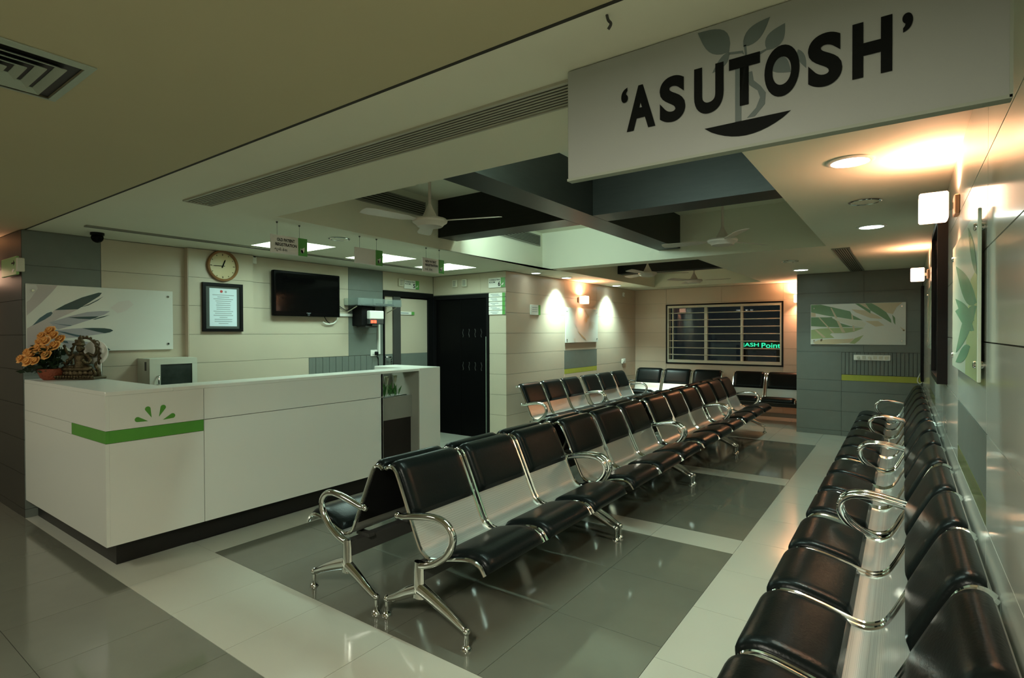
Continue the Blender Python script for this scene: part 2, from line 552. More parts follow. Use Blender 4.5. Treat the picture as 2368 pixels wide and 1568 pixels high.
# side wall with the long seats (faces +X)
ws = struct(MB().box(XS - 0.2, XS - T, YD + T, YB + 0.2, 0, C + 0.04).build('wall_side', M_JOINTL))
tile_rows(ws, 'x+', XS - T, [YD, 7.66, 8.81, YB], M_ROSE, zmin=1.21)
tile_rows(ws, 'x+', XS - T, [YD, 7.66], M_ROSE, zmin=0.07, zmax=1.21)
tile_rows(ws, 'x+', XS - T, [8.81, YB], M_ROSE, zmin=0.07, zmax=1.21)
tile_rows(ws, 'x+', XS - T, [7.66, 8.81], M_ROSE, zmin=0.07, zmax=0.83)
wall_tile(ws, 'x+', XS - T, 7.66, 8.81, 0.83, 0.91, M_OLIVE)
wall_tile(ws, 'x+', XS - T, 7.66, 8.81, 0.91, 1.21, M_GREYT)
wall_tile(ws, 'x+', XS - T, YD, YB, 0.0, 0.07, M_GREYT)
# window wall
WX0, WX1, WZ0, WZ1 = -3.80, -1.707, 0.892, 2.04
b = MB().box(XS - 0.2, WX0, YB + T, YB + 0.2, 0, C + 0.04).box(WX1, XR + 0.2, YB + T, YB + 0.2, 0, C + 0.04)
b.box(WX0, WX1, YB + T, YB + 0.2, 0, WZ0).box(WX0, WX1, YB + T, YB + 0.2, WZ1, C + 0.04)
wb = struct(b.build('wall_back', M_JOINTL))
tile_rows(wb, 'y-', YB + T, [XS, WX0], M_ROSE, zmin=0.07)
tile_rows(wb, 'y-', YB + T, [WX1, XP + 0.3], M_ROSE, zmin=0.07)
tile_rows(wb, 'y-', YB + T, [WX0, -2.75, WX1], M_ROSE, zmin=0.07, zmax=WZ0)
tile_rows(wb, 'y-', YB + T, [WX0, -2.75, WX1], M_ROSE, zmin=WZ1)
wall_tile(wb, 'y-', YB + T, XS, XR, 0.0, 0.07, M_GREYT)
# grey partition
wp = struct(MB().box(XP + 0.004, XR + 0.05, YP + T, 9.42, 0, C + 0.04).build('wall_partition', M_JOINT))
tile_rows(wp, 'y-', YP + T, [XP, -0.45, XR - 0.01], M_GREYT, zmin=1.21)
tile_rows(wp, 'y-', YP + T, [XP, -0.72, XR - 0.01], M_GREYT, zmax=0.80)
wall_tile(wp, 'y-', YP + T, XP, -0.72, 0.80, 1.21, M_GREYT)
wall_tile(wp, 'y-', YP + T, -0.72, XR - 0.01, 0.80, 0.885, M_OLIVE)
for k in range(20):
    w = (XR - 0.01 + 0.72) / 20
    wall_tile(wp, 'y-', YP + T, -0.72 + k * w, -0.72 + (k + 1) * w, 0.887, 1.208, M_GREYT, t=0.010 if k % 3 else 0.012, gap=0.003)
# right wall (faces -X), glossy pale slabs
wr = struct(MB().box(XR + T, XR + 0.25, -3.0, YB + 0.2, 0, C + 0.04).build('wall_right', M_JOINT))
RR = [0.0, 0.30, 0.59, 0.88, 1.175, 1.465, 1.765, 2.06, 2.356]
RC = [-0.4, 1.05, 2.27, 3.37, 4.6, 5.65, 6.75, 7.95, YP + T]
for i in range(len(RR) - 1):
    for a0, a1 in zip(RC[:-1], RC[1:]):
        inset = a0 in (2.27, 5.65) and RR[i] == 0.88
        if inset:
            wall_tile(wr, 'x-', XR + T, a0, a1, 0.88, 0.96, M_OLIVEG)
            wall_tile(wr, 'x-', XR + T, a0, a1, 0.96, 1.175, M_GREYT)
        else:
            wall_tile(wr, 'x-', XR + T, a0, a1, RR[i], RR[i + 1], M_RWALL, gap=0.0022)
# walls behind the camera and at the far end of the corridor
struct(MB().box(-9, XR + 0.2, -3.2, -3.0, 0, C).build('wall_front', M_BEIGE))
struct(MB().box(-9.2, -9.0, -3.2, 1.3, 0, C).build('wall_far_left', M_BEIGE))
struct(MB().box(XS + 0.0, XP, YB - 0.012, YB - 0.001, 0.0, 0.07).build('baseboard_back', M_GREYT))

# ------------------------------------------------------------------ window
w1 = struct(MB().prism([(WX0, WZ0), (WX1, WZ0), (WX1, WZ1), (WX0, WZ1)], YB + 0.14, YB + 0.15).build('window_1', M_GLASS))
def rect_frame(x0, x1, z0, z1, w, y0, y1):
    b = MB()
    b.box(x0, x1, y0, y1, z0, z0 + w).box(x0, x1, y0, y1, z1 - w, z1)
    b.box(x0, x0 + w, y0, y1, z0 + w, z1 - w).box(x1 - w, x1, y0, y1, z0 + w, z1 - w)
    return b
rect_frame(WX0 - 0.005, WX1 + 0.005, WZ0 - 0.005, WZ1 + 0.005, 0.028, YB - 0.012, YB + 0.02).build('outer_frame', M_BLACKF, w1)
b = MB().box(WX0 + 0.025, WX1 - 0.025, YB - 0.006, YB + 0.13, WZ0 + 0.023, WZ0 + 0.075)
b.box(WX0 + 0.025, WX1 - 0.025, YB - 0.006, YB + 0.13, WZ1 - 0.065, WZ1 - 0.023)
b.box(WX0 + 0.023, WX0 + 0.05, YB - 0.006, YB + 0.13, WZ0 + 0.07, WZ1 - 0.06).box(WX1 - 0.05, WX1 - 0.023, YB - 0.006, YB + 0.13, WZ0 + 0.07, WZ1 - 0.06)
b.build('inner_frame', M_CREAM, w1)
for xm, wd_ in ((-3.045, 0.06), (-2.40, 0.045)):
    MB().bbox(xm - wd_ / 2, xm + wd_ / 2, YB + 0.03, YB + 0.10, WZ0 + 0.07, WZ1 - 0.06, 0.006).build('mullion', M_CREAM, w1)
MB().bbox(WX0 + 0.11, WX0 + 0.13, YB + 0.03, YB + 0.06, WZ0 + 0.07, WZ1 - 0.06, 0.003).build('mullion', M_CREAM, w1)
_bar = MB().tube([(WX0 + 0.04, 0, 0), (WX1 - 0.04, 0, 0)], 0.009, 8).mesh('grille_bar', True)
_bar.materials.append(M_CREAM)
for k in range(7):
    link('grille_bar', _bar, w1, (0, YB + 0.022, 1.067 + k * 0.1345))
# lit shop sign across the street, seen through the window
sg = thing('shop_sign', 'green glowing shop sign seen outside through the window', 'sign', (-3.15, 14.2, 1.09))
glyphs('JASH', -0.06, 0.32, 0.03, 0.15, -0.02, M_EMGREEN, sg, bold=0.01)
glyphs('Point', 0.38, 0.80, 0.03, 0.15, -0.02, M_EMGREEN, sg, bold=0.01)
MB().box(-0.10, 0.86, 0.0, 0.08, -0.03, 0.20).build('sign_box', M_STEELD, sg)
MB().box(-0.05, 0.05, 0.02, 0.08, -1.09, -0.03).box(0.70, 0.80, 0.02, 0.08, -1.09, -0.03).build('support_post', M_STEELD, sg)
struct(MB().box(-9, 6, YB + 0.2, 24, -0.12, -0.02).build('floor_outside', M_STEELD))

# ------------------------------------------------------------------ doors
d1 = struct(MB().box(XT - 0.06, XT + 0.012, 5.084, 6.062, 2.02, 2.095).box(XT - 0.06, XT + 0.012, 5.084, 5.104, 0, 2.02).box(XT - 0.06, XT + 0.012, 5.955, 6.062, 0, 2.02).build('door_1', M_BLACKF))
MB().box(XT - 0.05, XT - 0.02, 5.104, 5.268, 1.21, 2.02).build('side_panel', M_BEIGE, d1)
MB().box(XT - 0.05, XT - 0.02, 5.104, 5.268, 0.0, 1.208).build('side_panel', M_GREYT, d1)
MB().box(XT - 0.055, XT + 0.004, 5.268, 5.402, 0.0, 2.02).build('door_stile', M_STEELD, d1)
MB().box(XT - 0.05, XT - 0.02, 5.402, 5.955, 1.21, 2.0).build('door_panel', M_BEIGE, d1)
MB().box(XT - 0.05, XT - 0.02, 5.402, 5.955, 0.0, 1.208).build('door_panel', M_GREYT, d1)
MB().tube(smooth_path([(XT - 0.02, 5.12, 1.172), (XT + 0.03, 5.12, 1.172), (XT + 0.035, 5.19, 1.165), (XT + 0.03, 5.20, 1.12), (XT + 0.03, 5.20, 1.06)]), 0.011).build('door_handle', M_CHROME, d1, True)
d2 = struct(MB().box(XT + 0.02, XT + 0.06, YD - 0.012, YD + 0.06, 0, 2.06).box(-4.79, -4.748, YD - 0.012, YD + 0.06, 0, 2.06).box(XT + 0.06, -4.79, YD - 0.012, YD + 0.06, 2.0, 2.06).build('door_2', M_BLACKF))
MB().bbox(XT + 0.062, -5.28, YD + 0.005, YD + 0.045, 0.01, 1.998, 0.004).build('door_leaf', M_BLACKG, d2)
MB().bbox(-5.276, -4.792, YD + 0.005, YD + 0.045, 0.01, 1.998, 0.004).build('door_leaf', M_BLACKG, d2)
for zc in (1.02, 1.50):  # rows of thin wavy strokes on the door leaf
    for k in range(4):
        xx = -5.235 + k * 0.115
        MB().tube([(xx + 0.008 * math.sin(i * 1.7 + k), YD + 0.004, zc - 0.06 + 0.024 * i) for i in range(6)], 0.004, 5).build('wavy_stroke', M_STEELD, d2)
MB().box(-4.80, -4.786, YD - 0.016, YD - 0.012, 0.05, 1.45).build('edge_strip', mat('strip_green_grey', (0.16, 0.20, 0.15), 0.4, var=0.05), d2)

# ------------------------------------------------------------------ reception counter
X0, Y0 = -4.083, 1.296
ct = thing('reception_counter', 'white L-shaped reception counter with green band and petal motif', 'counter', (0, 0, 0))
XB, YR = -4.36, 1.69
b = MB()
b.box(-4.158, -4.30, 1.372, 3.54, 0, 0.15).box(XT + 0.01, -4.30, 1.372, 1.60, 0, 0.15).box(-4.158, -4.74, 4.075, 4.33, 0, 0.15)
b.build('plinth', M_BLACK, ct)
G = 0.0022
MB().bbox(XT + 0.005, X0, Y0, YR, 1.108, 1.135, 0.003).build('worktop', M_WHITE, ct)
MB().bbox(-4.34, X0, YR, 4.045, 1.108, 1.135, 0.003).build('worktop', M_WHITE, ct)
MB().bbox(-4.79, X0, 4.047, 4.355, 0.15, 1.137, 0.003).build('end_panel', M_WHITE, ct)
MB().box(-4.10, X0, Y0 + 0.0205, 1.892 - G, 0.885 + G, 1.108).build('upper_fascia', M_WHITE, ct)
MB().box(-4.10, X0, 1.892 + G, 3.55, 0.885 + G, 1.108).build('upper_fascia', M_WHITE, ct)
MB().box(-4.10, X0, Y0 + 0.0205, 1.892 - G, 0.15, 0.807 - G).build('front_panel', M_WHITE, ct)
MB().box(-4.10, X0, 1.892 + G, 3.55, 0.15, 0.885 - G).build('front_panel', M_WHITE, ct)
MB().box(-4.10, X0 - 0.001, Y0 + 0.0205, 1.892 - G, 0.807, 0.885).build('green_band', M_GREEN, ct)
MB().box(XT + 0.005, X0, Y0, Y0 + 0.02, 0.885 + G, 1.108).build('upper_fascia', M_WHITE, ct)
MB().box(XT + 0.005, X0, Y0, Y0 + 0.02, 0.15, 0.807 - G).build('front_panel', M_WHITE, ct)
MB().box(XT + 0.005, -4.711, Y0, Y0 + 0.02, 0.807, 0.885).build('infill_panel', M_WHITE, ct)
MB().box(-4.709, X0 - 0.001, Y0 + 0.001, Y0 + 0.02, 0.807, 0.885).build('green_band', M_GREEN, ct)
MB().box(-4.34, -4.105, Y0 + 0.025, 3.53, 0.15, 1.10).box(XT + 0.01, -4.34, Y0 + 0.025, YR - 0.01, 0.15, 1.10).build('carcass', M_GROOVE, ct)
# four drop-shaped petals on the fascia
for (ty, tz), (hy, hz), r in (((1.535, .922), (1.474, .940), .0165), ((1.556, .943), (1.534, 1.003), .0165), ((1.601, .944), (1.627, 1.004), .0165), ((1.624, .919), (1.685, .940), .0165)):
    d = Vector((hy - ty, hz - tz)); L = d.length; d /= L; nrm = Vector((-d.y, d.x))
    poly = [(ty, tz)]
    for k in range(17):
        a = -math.pi * 0.55 + math.pi * 1.10 * k / 16
        p = Vector((hy, hz)) + d * (math.cos(a) * r) - nrm * (-math.sin(a) * r)
        poly.append((p.x, p.y))
    MB().prism(poly, X0, X0 + 0.002, plane='yz').build('petal_motif', M_GREEN, ct)
# open niche near the end of the counter
M_NICHE = mat('niche_grey', (0.24, 0.235, 0.20), 0.5, var=0.06)
MB().box(-4.52, -4.50, 3.552, 4.038, 0.56, 1.108).build('niche_back', M_NICHE, ct)
MB().box(-4.50, -4.090, 4.039, 4.0465, 0.15, 1.107).build('niche_lining', mat('niche_lining_grey', (0.36, 0.35, 0.29), 0.5, var=0.05), ct)
MB().box(-4.50, -4.19, 3.552, 4.038, 0.63, 0.855).build('planter_box', M_NICHE, ct)
MB().box(-4.11, X0, 3.53, 3.552, 0.15, 1.108).build('niche_side', M_WHITE, ct)
MB().box(-4.52, -4.17, 3.552, 4.038, 0.05, 0.07).build('niche_floor', M_BLACK, ct)
MB().box(-4.23, -4.21, 3.552, 4.038, 0.07, 0.63).build('kneehole_panel', mat('dark_brown_panel', (0.012, 0.008, 0.006), 0.6, var=0.3), ct)

# planted greenery in the niche
pl = thing('potted_lilies', 'green leafy plant with white lily blooms in the counter niche', 'plant', (-4.33, 3.80, 0.856))
b = MB()
for k in range(90):
    x, y = random.uniform(-.10, .10), random.uniform(-.23, .10)
    h = random.uniform(.05, .15); a = random.uniform(0, 6.28); w = random.uniform(.008, .016)
    tip = (x + math.cos(a) * .04, y + math.sin(a) * .05, h)
    mid = (x + math.cos(a) * .015, y + math.sin(a) * .02, h * .6)
    n = (-math.sin(a) * w, math.cos(a) * w)
    b.add([(x, y, 0), (mid[0] + n[0], mid[1] + n[1], mid[2]), tip, (mid[0] - n[0], mid[1] - n[1], mid[2])], [(0, 1, 2, 3)])
lv = b.build('foliage', M_LEAFG, pl)
lv['kind'] = 'stuff'
for (x, y, h) in ((.05, -.14, .16), (.07, -.04, .17), (0, .01, .18), (.06, .08, .19), (.02, -.09, .19)):
    MB().lathe([(0.003, 0), (0.005, h - .05), (0.010, h - .045), (0.016, h - .01), (0.021, h + .02), (0.018, h + .015), (0.008, h - .02)], 8, (x, y, 0)).build('lily_bloom', mat('lily_white', (0.55, 0.60, 0.42), .5, var=.1), pl, True)
MB().tube(smooth_path([(.10, .03, 0.002), (.11, .10, .004), (.09, .16, .003), (.10, .20, .004)]), 0.004).build('fallen_stem', M_LEAFD, pl, True)

# flower basket on the counter
fb = thing('flower_basket', 'red basket of orange artificial roses on the counter end', 'flowers', (-5.585, 1.415, 1.136))
MB().lathe([(0.055, 0), (0.075, 0.02), (0.088, 0.055), (0.094, 0.085), (0.088, 0.09), (0.07, 0.08)], 22).build('basket', M_TERRA, fb, True)
def rose(parent, c, r, tilt):
    b = MB()
    up = Vector(tilt).normalized()
    a1 = up.orthogonal().normalized(); a2 = up.cross(a1)
    for ring, (n, rr, hh, open_) in enumerate(((3, .34, .55, .15), (4, .62, .45, .45), (6, .95, .22, .95))):
        for k in range(n):
            an = 2 * math.pi * (k + ring * .4) / n + random.uniform(-.15, .15)
            d = a1 * math.cos(an) + a2 * math.sin(an)
            t = up.cross(d)
            w = r * (1.25 * rr + .15)
            C0 = Vector(c)
            base = C0 + d * (r * .08) - up * r * .25
            pts = []
            for (s, o, h, ww) in ((0, .12, -.25, .35), (.4, .55, .15, .9), (.8, .95, .5 * (1.2 - open_) + .12, 1.0), (1, 1.12 * (1 - .1 * open_) , .5 * (1.1 - open_) + .02, .55)):
                for e in (-1, 0, 1):
                    p = C0 + d * (r * rr * (o - .12 * abs(e))) + up * (r * (h + hh * s * .6 + .06 * abs(e))) + t * (e * w * ww * .5)
                    pts.append(tuple(p))
            fs = []
            for i in range(3):
                for j in range(2):
                    q = i * 3 + j
                    fs.append((q, q + 1, q + 4, q + 3))
            b.add(pts, fs)
    return b.build('rose', M_ORANGE, parent, True)
for (rx, uz, fw) in ((-.015, .385, .02), (.035, .352, -.01), (-.065, .345, .0), (.062, .318, .02), (-.045, .300, -.04), (.005, .305, -.05), (.060, .268, -.03), (-.095, .290, .02),
                     (-.105, .235, -.03), (-.050, .248, -.06), (.005, .235, -.07), (-.095, .195, -.07), (-.075, .145, -.12), (-.020, .152, -.12), (-.190, .165, -.05), (-.145, .215, -.04), (.035, .195, -.08)):
    # offsets: rx to the right seen from the room, fw away from the room
    px = rx * .813 + fw * -.583; py = rx * .583 + fw * .813
    tilt = (rx * .813 + .35, rx * .5 - .75, .55)
    rose(fb, (px, py, uz), random.uniform(.038, .050), tilt)
b = MB()
for k in range(220):
    rx, uz, fw = random.uniform(-.17, .07), random.uniform(.06, .26), random.uniform(-.09, .06)
    if uz > .17: rx *= .6
    px = rx * .813 + fw * -.583; py = rx * .583 + fw * .813
    a, e, L, w = random.uniform(0, 6.28), random.uniform(-.5, .6), random.uniform(.04, .075), random.uniform(.014, .024)
    d = Vector((math.cos(a) * math.cos(e), math.sin(a) * math.cos(e), math.sin(e))); t = d.orthogonal().normalized()
    p = Vector((px, py, uz))
    b.add([p, p + d * L * .5 + t * w, p + d * L, p + d * L * .5 - t * w], [(0, 1, 2, 3)])
lv = b.build('foliage', M_LEAFD, fb)
lv['kind'] = 'stuff'
for k in range(10):
    a = k * .63
    MB().tube(smooth_path([(0.02 * math.cos(a), 0.02 * math.sin(a), .05), (0.05 * math.cos(a), .05 * math.sin(a), .15), (0.08 * math.cos(a), .06 * math.sin(a), .26)]), .003, 5).build('stem', M_LEAFD, fb)

# bronze statuette
st = thing('bronze_statuette', 'ornate bronze figurine on a scalloped base beside the flower basket', 'figurine', (-5.44, 1.565, 1.136), 36)
b = MB().bbox(-.155, .155, -.075, .075, 0, .022, .006)
for k in range(14):
    b.ball((-.145 + k * .0223, -.078, .026), .012, 8, 5)
b.build('base', M_BRONZE, st, True)
b = MB()
b.lathe([(.118, .02), (.122, .030), (.100, .045), (.108, .062), (.085, .078)], 22)
for k in range(20):
    a = 2 * math.pi * k / 20
    b.ball((.112 * math.cos(a), .112 * math.sin(a), .052), .019, 7, 5, (1, 1, 1.3))
b.v = [(x * 1.12, y * .58, z) for x, y, z in b.v]
b.build('lotus_seat', M_BRONZE, st, True)
b = MB()
def limb(pts, r0, r1, n=9):
    p = smooth_path(pts, 4)
    b.tube(p, [r0 + (r1 - r0) * k / (len(p) - 1) for k in range(len(p))], n)
_tp = smooth_path([(0, 0, .075), (0, -.004, .11), (0, -.002, .15), (0, .004, .19), (0, .004, .215), (0, 0, .235)], 4)
_tr = [.055, .057, .055, .050, .044, .041, .040, .041, .043, .046, .047, .046, .043, .036, .027, .021, .018, .017, .017, .018, .018]
b.tube(_tp, _tr[:len(_tp)], 14)
b.ball((0, -.006, .252), .029, 14, 9, (1, 1.02, 1.2))
b.ball((0, -.034, .250), .007, 8, 5)
for s in (-1, 1):
    b.ball((s * .028, -.002, .250), .008, 8, 5, (.6, 1, 1.6))
    limb([(s * .035, -.005, .092), (s * .095, -.035, .090), (s * .085, -.055, .086), (s * .0, -.062, .084)], .030, .014)
    limb([(s * .044, .0, .203), (s * .082, -.008, .165), (s * .085, -.030, .130), (s * .060, -.058, .150)], .017, .010)
    limb([(s * .044, .012, .206), (s * .095, .018, .190), (s * .120, .008, .222), (s * .128, -.004, .262)], .015, .009)
    b.ball((s * .060, -.060, .156), .013, 8, 6); b.ball((s * .128, -.006, .270), .012, 8, 6)
b.build('figure', M_BRONZE, st, True)
b = MB()
b.lathe([(.030, .272), (.035, .279), (.031, .288), (.027, .300), (.029, .306), (.020, .318), (.014, .332), (.016, .337), (.006, .350), (.002, .360)], 14, (0, -.003, 0))
b.build('crown', M_BRONZE, st, True)
b = MB()
_arch = [(.112 * math.cos(a), .046, .185 + .150 * math.sin(a)) for a in [math.pi * (-.12 + 1.24 * k / 30) for k in range(31)]]
b.tube(_arch, .009, 8)
for k, p in enumerate(_arch):
    if k % 2 == 0:
        b.ball((p[0] * 1.09, p[1], .185 + (p[2] - .185) * 1.07), .011, 7, 5)
b.build('halo_arch', M_BRONZE, st, True)
b = MB()
for s in (-1, 1):
    limb([(s * .13, .02, .022), (s * .135, .01, .07), (s * .118, .0, .11), (s * .135, -.01, .14)], .018, .008)
    limb([(s * .12, -.03, .022), (s * .145, -.04, .05), (s * .13, -.045, .085)], .014, .006)
b.build('side_scroll', M_BRONZE, st, True)
MB().tube([(.14 + .018 * math.cos(k * .524), -.01, .29 + .024 * math.sin(k * .524)) for k in range(12)], .004, 6, closed=True).build('hand_ring', M_BRONZE, st, True)
MB().lathe([(.0, .0), (.10, .0), (.10, .006), (.0, .006)], 26, (.075, .06, .215), axis='y').build('backing_disc', M_WPAINT, st, True)
MB().box(.09, .12, .055, .065, .02, .20).build('backing_stand', M_WPAINT, st)

# white metal box behind the counter
cb = thing('wall_cabinet', 'small white metal cabinet with dark glass window and handle behind the counter', 'cabinet', (XT + 0.004, 2.31, 0.985), 90)
M_BOXW = mat('cabinet_white', (0.55, 0.57, 0.46), .4, var=.03)
b = MB().box(-.205, .205, -.27, -.255, 0, .04).box(-.205, .205, -.27, -.255, .235, .29).box(-.205, -.115, -.27, -.255, .04, .235).box(.16, .205, -.27, -.255, .04, .235)
b.box(-.205, -.195, -.255, 0, 0, .29).box(.195, .205, -.255, 0, 0, .29).box(-.195, .195, -.255, 0, .28, .29).box(-.195, .195, -.255, 0, 0, .01)
cbb = b.build('body', M_BOXW, cb)
MB().box(-.115, .16, -.262, -.258, .04, .235).build('glass_pane', mat('smoked_glass', (.03, .04, .032), .15, var=.6, vscale=12), cb)
MB().tube(smooth_path([(-.14, -.27, .13), (-.14, -.295, .125), (-.14, -.297, .06), (-.14, -.27, .055)]), .007).build('handle', M_CHROME, cbb, True)
MB().box(-.209, -.205, -.20, -.17, .18, .26).build('hinge', M_STEELD, cbb)

# ------------------------------------------------------------------ benches
PROF = [(-.026, .771), (-.008, .783), (.018, .784), (.042, .768), (.062, .735), (.098, .66), (.135, .58), (.172, .50), (.205, .43), (.235, .385), (.285, .36), (.34, .365), (.43, .39), (.53, .412), (.585, .412), (.62, .395), (.645, .362)]
SP = [(p.x, p.y) for p in smooth_path([(a, c, 0) for a, c in PROF], 4)]
def nrm2(pts, i):
    a, c = pts[max(i - 1, 0)], pts[min(i + 1, len(pts) - 1)]
    d = Vector((c[0] - a[0], c[1] - a[1])).normalized()
    return Vector((-d.y, d.x))       # towards the sitter (forward/up)
def sgn(pts):
    return pts
def offset_prof(pts, t):
    return [(p[0] + nrm2(pts, i).x * t, p[1] + nrm2(pts, i).y * t) for i, p in enumerate(pts)]
def shell_mesh(w):
    b = MB(); inner = SP; outer = offset_prof(SP, -.005)
    loop = inner + outer[::-1]
    n = len(inner)
    vs = [(-w / 2, -u, z) for u, z in loop] + [(w / 2, -u, z) for u, z in loop]
    fs = []
    N = len(loop)
    for i in range(N):
        j = (i + 1) % N
        fs.append((i, j, j + N, i + N))
    for i in range(n - 1):
        fs.append((i, i + 1, N - 2 - i, N - 1 - i)); fs.append((N + i, N + N - 1 - i, N + N - 2 - i, N + i + 1))
    b.add(vs, fs)
    return b
def pad_mesh(i0, i1, w, t):
    pts = SP[i0:i1]
    lens = [0]
    for a, c in zip(pts[:-1], pts[1:]):
        lens.append(lens[-1] + math.hypot(c[0] - a[0], c[1] - a[1]))
    Lt = lens[-1]
    cols = [-1, -.97, -.9, -.75, -.4, 0, .4, .75, .9, .97, 1]
    rows, idx = [], []
    vs, fs = [], []
    b = MB()
    K = len(cols)
    for i, p in enumerate(pts):
        n = nrm2(SP, i0 + i)
        e = min(lens[i], Lt - lens[i]) / .04
        fe = math.sqrt(max(0, 1 - (1 - min(e, 1)) ** 2))
        for c in cols:
            q = (1 - abs(c)) * (w / 2) / .04
            fc = math.sqrt(max(0, 1 - (1 - min(q, 1)) ** 2))
            h = .003 + t * fe * fc
            vs.append((c * w / 2, -(p[0] + n.x * h), p[1] + n.y * h))
    for i in range(len(pts) - 1):
        for j in range(K - 1):
            a = i * K + j
            fs.append((a, a + 1, a + K + 1, a + K))
    m = len(vs)
    for i, p in enumerate(pts):
        n = nrm2(SP, i0 + i)
        for c in (-1, 1):
            vs.append((c * w / 2, -(p[0] + n.x * .001), p[1] + n.y * .001))
    for i in range(len(pts) - 1):
        fs.append((m + 2 * i, m + 2 * i + 1, m + 2 * i + 3, m + 2 * i + 2))
        fs.append((i * K, (i + 1) * K, m + 2 * i + 2, m + 2 * i))
        fs.append((i * K + K - 1, m + 2 * i + 1, m + 2 * i + 3, (i + 1) * K + K - 1))
    b.add(vs, fs)
    return b
i_back1 = min(range(len(SP)), key=lambda i: abs(SP[i][1] - .545) + (0 if i < 32 else 9))
i_seat0 = min(range(len(SP)), key=lambda i: abs(SP[i][0] - .345) + (0 if SP[i][1] < .45 else 9))
SW = .497
me_shell = shell_mesh(SW).mesh('seat_shell', True); me_shell.materials.append(M_PERF)
me_bpad = pad_mesh(3, i_back1 + 1, .482, .030).mesh('back_pad', True); me_bpad.materials.append(M_LEATHER)
me_spad = pad_mesh(i_seat0, len(SP), .482, .032).mesh('seat_pad', True); me_spad.materials.append(M_LEATHER)
def rear_mesh():  # added black sheet: shade behind the backrests put into colour
    pts = SP[2:i_back1 + 6]
    a, c = offset_prof(SP, -.0065)[2:i_back1 + 6], offset_prof(SP, -.0095)[2:i_back1 + 6]
    loop = a + c[::-1]; N = len(loop); n = len(a); w = SW - .006
    vs = [(-w / 2, -u, z) for u, z in loop] + [(w / 2, -u, z) for u, z in loop]
    fs = [(i, (i + 1) % N, (i + 1) % N + N, i + N) for i in range(N)]
    for i in range(n - 1):
        fs.append((i, i + 1, N - 2 - i, N - 1 - i)); fs.append((N + i, N + N - 1 - i, N + N - 2 - i, N + i + 1))
    return MB().add(vs, fs)
me_rear = rear_mesh().mesh('back_shade_sheet', True); me_rear.materials.append(mat('black_back_shade', (0.008, 0.008, 0.008), 0.5, spec=0.2, var=0.1))
_rail = offset_prof(SP, .002)
me_rail = MB().tube([(0, -u, z) for u, z in _rail], .0105, 8).mesh('side_rail', True); me_rail.materials.append(M_CHROME)
arm_p = smooth_path([(0, -.09, .551), (0, -.125, .550), (0, -.20, .566), (0, -.30, .583), (0, -.375, .586), (0, -.43, .570), (0, -.467, .530), (0, -.468, .480), (0, -.435, .425), (0, -.385, .383), (0, -.33, .352), (0, -.28, .335), (0, -.235, .325)], 4)
me_arm = MB().tube(arm_p, [.014 + .005 * min(1, i / 10) for i in range(len(arm_p))], 10, flat=1.0).ball((0, -.088, .551), .019, 10, 7).mesh('armrest', True)
me_arm.materials.append(M_CHROME)
# leg frame: column and two arched legs
lb = MB()
lb.tube([(0, -.243, .345), (0, -.241, .30), (0, -.241, .22), (0, -.241, .165)], [.030, .033, .035, .042], 10, flat=.62, up=(0, 1, 0))
_l1 = smooth_path([(0, -.25, .212), (0, -.33, .184), (0, -.43, .143), (0, -.51, .106), (0, -.553, .086)], 5)
lb.tube(_l1, [.036 - .021 * k / (len(_l1) - 1) for k in range(len(_l1))], 12, flat=.8, up=(0, 0, 1))
_l2 = smooth_path([(0, -.235, .202), (0, -.16, .168), (0, -.09, .128), (0, -.03, .098), (0, .0, .086)], 5)
lb.tube(_l2, [.034 - .020 * k / (len(_l2) - 1) for k in range(len(_l2))], 12, flat=.8, up=(0, 0, 1))
lb.ball((0, -.553, .088), .020, 10, 6); lb.ball((0, 0, .090), .019, 10, 6)
me_leg = lb.mesh('leg_frame', True); me_leg.materials.append(M_CHROME)
me_foot = MB().lathe([(.027, 0), (.027, .004), (.022, .014), (.012, .024), (.011, .075), (.011, .085)], 14).mesh('foot', True); me_foot.materials.append(M_CHROME)

def make_bench(n, label):
    pitch = .548
    L = n * pitch + .012
    t = thing('waiting_bench', label, 'bench')
    bm_ = MB().box(-L / 2 + .01, L / 2 - .01, -.275, -.215, .255, .335)
    sbm = bm_.build('support_beam', M_STEELD, t)
    for k in range(n):
        cx = (k - (n - 1) / 2) * pitch
        link('seat_shell', me_shell, t, (cx, 0, 0))
        link('back_pad', me_bpad, t, (cx, 0, 0))
        link('seat_pad', me_spad, t, (cx, 0, 0))
        link('back_shade_sheet', me_rear, t, (cx, 0, 0))
        for s in (-1, 1):
            link('side_rail', me_rail, t, (cx + s * (SW / 2 + .006), 0, 0))
        for s in (-1, 1):
            MB().box(cx + s * .15 - .02, cx + s * .15 + .02, -.30, -.19, .333, .352).build('seat_bracket', M_STEELD, sbm)
    for s in (-1, 1):
        link('armrest', me_arm, t, (s * L / 2, 0, 0))
        lg = link('leg_frame', me_leg, t, (s * L / 2, 0, 0))
        link('foot', me_foot, lg, (0, -.553, 0))
        link('foot', me_foot, lg, (0, 0, 0))
    return t, L
proto3, L3 = make_bench(3, '')
first = [True]
def bench(cx, cy, rot, label, group):
    o = proto3 if first[0] else copy_tree(proto3)
    first[0] = False
    o.location = (cx, cy, 0.0)
    o.rotation_euler = (0, 0, R(rot))
    o['label'] = label
    o['group'] = group
    return o
NTH = ['nearest', 'second', 'third', 'farthest']
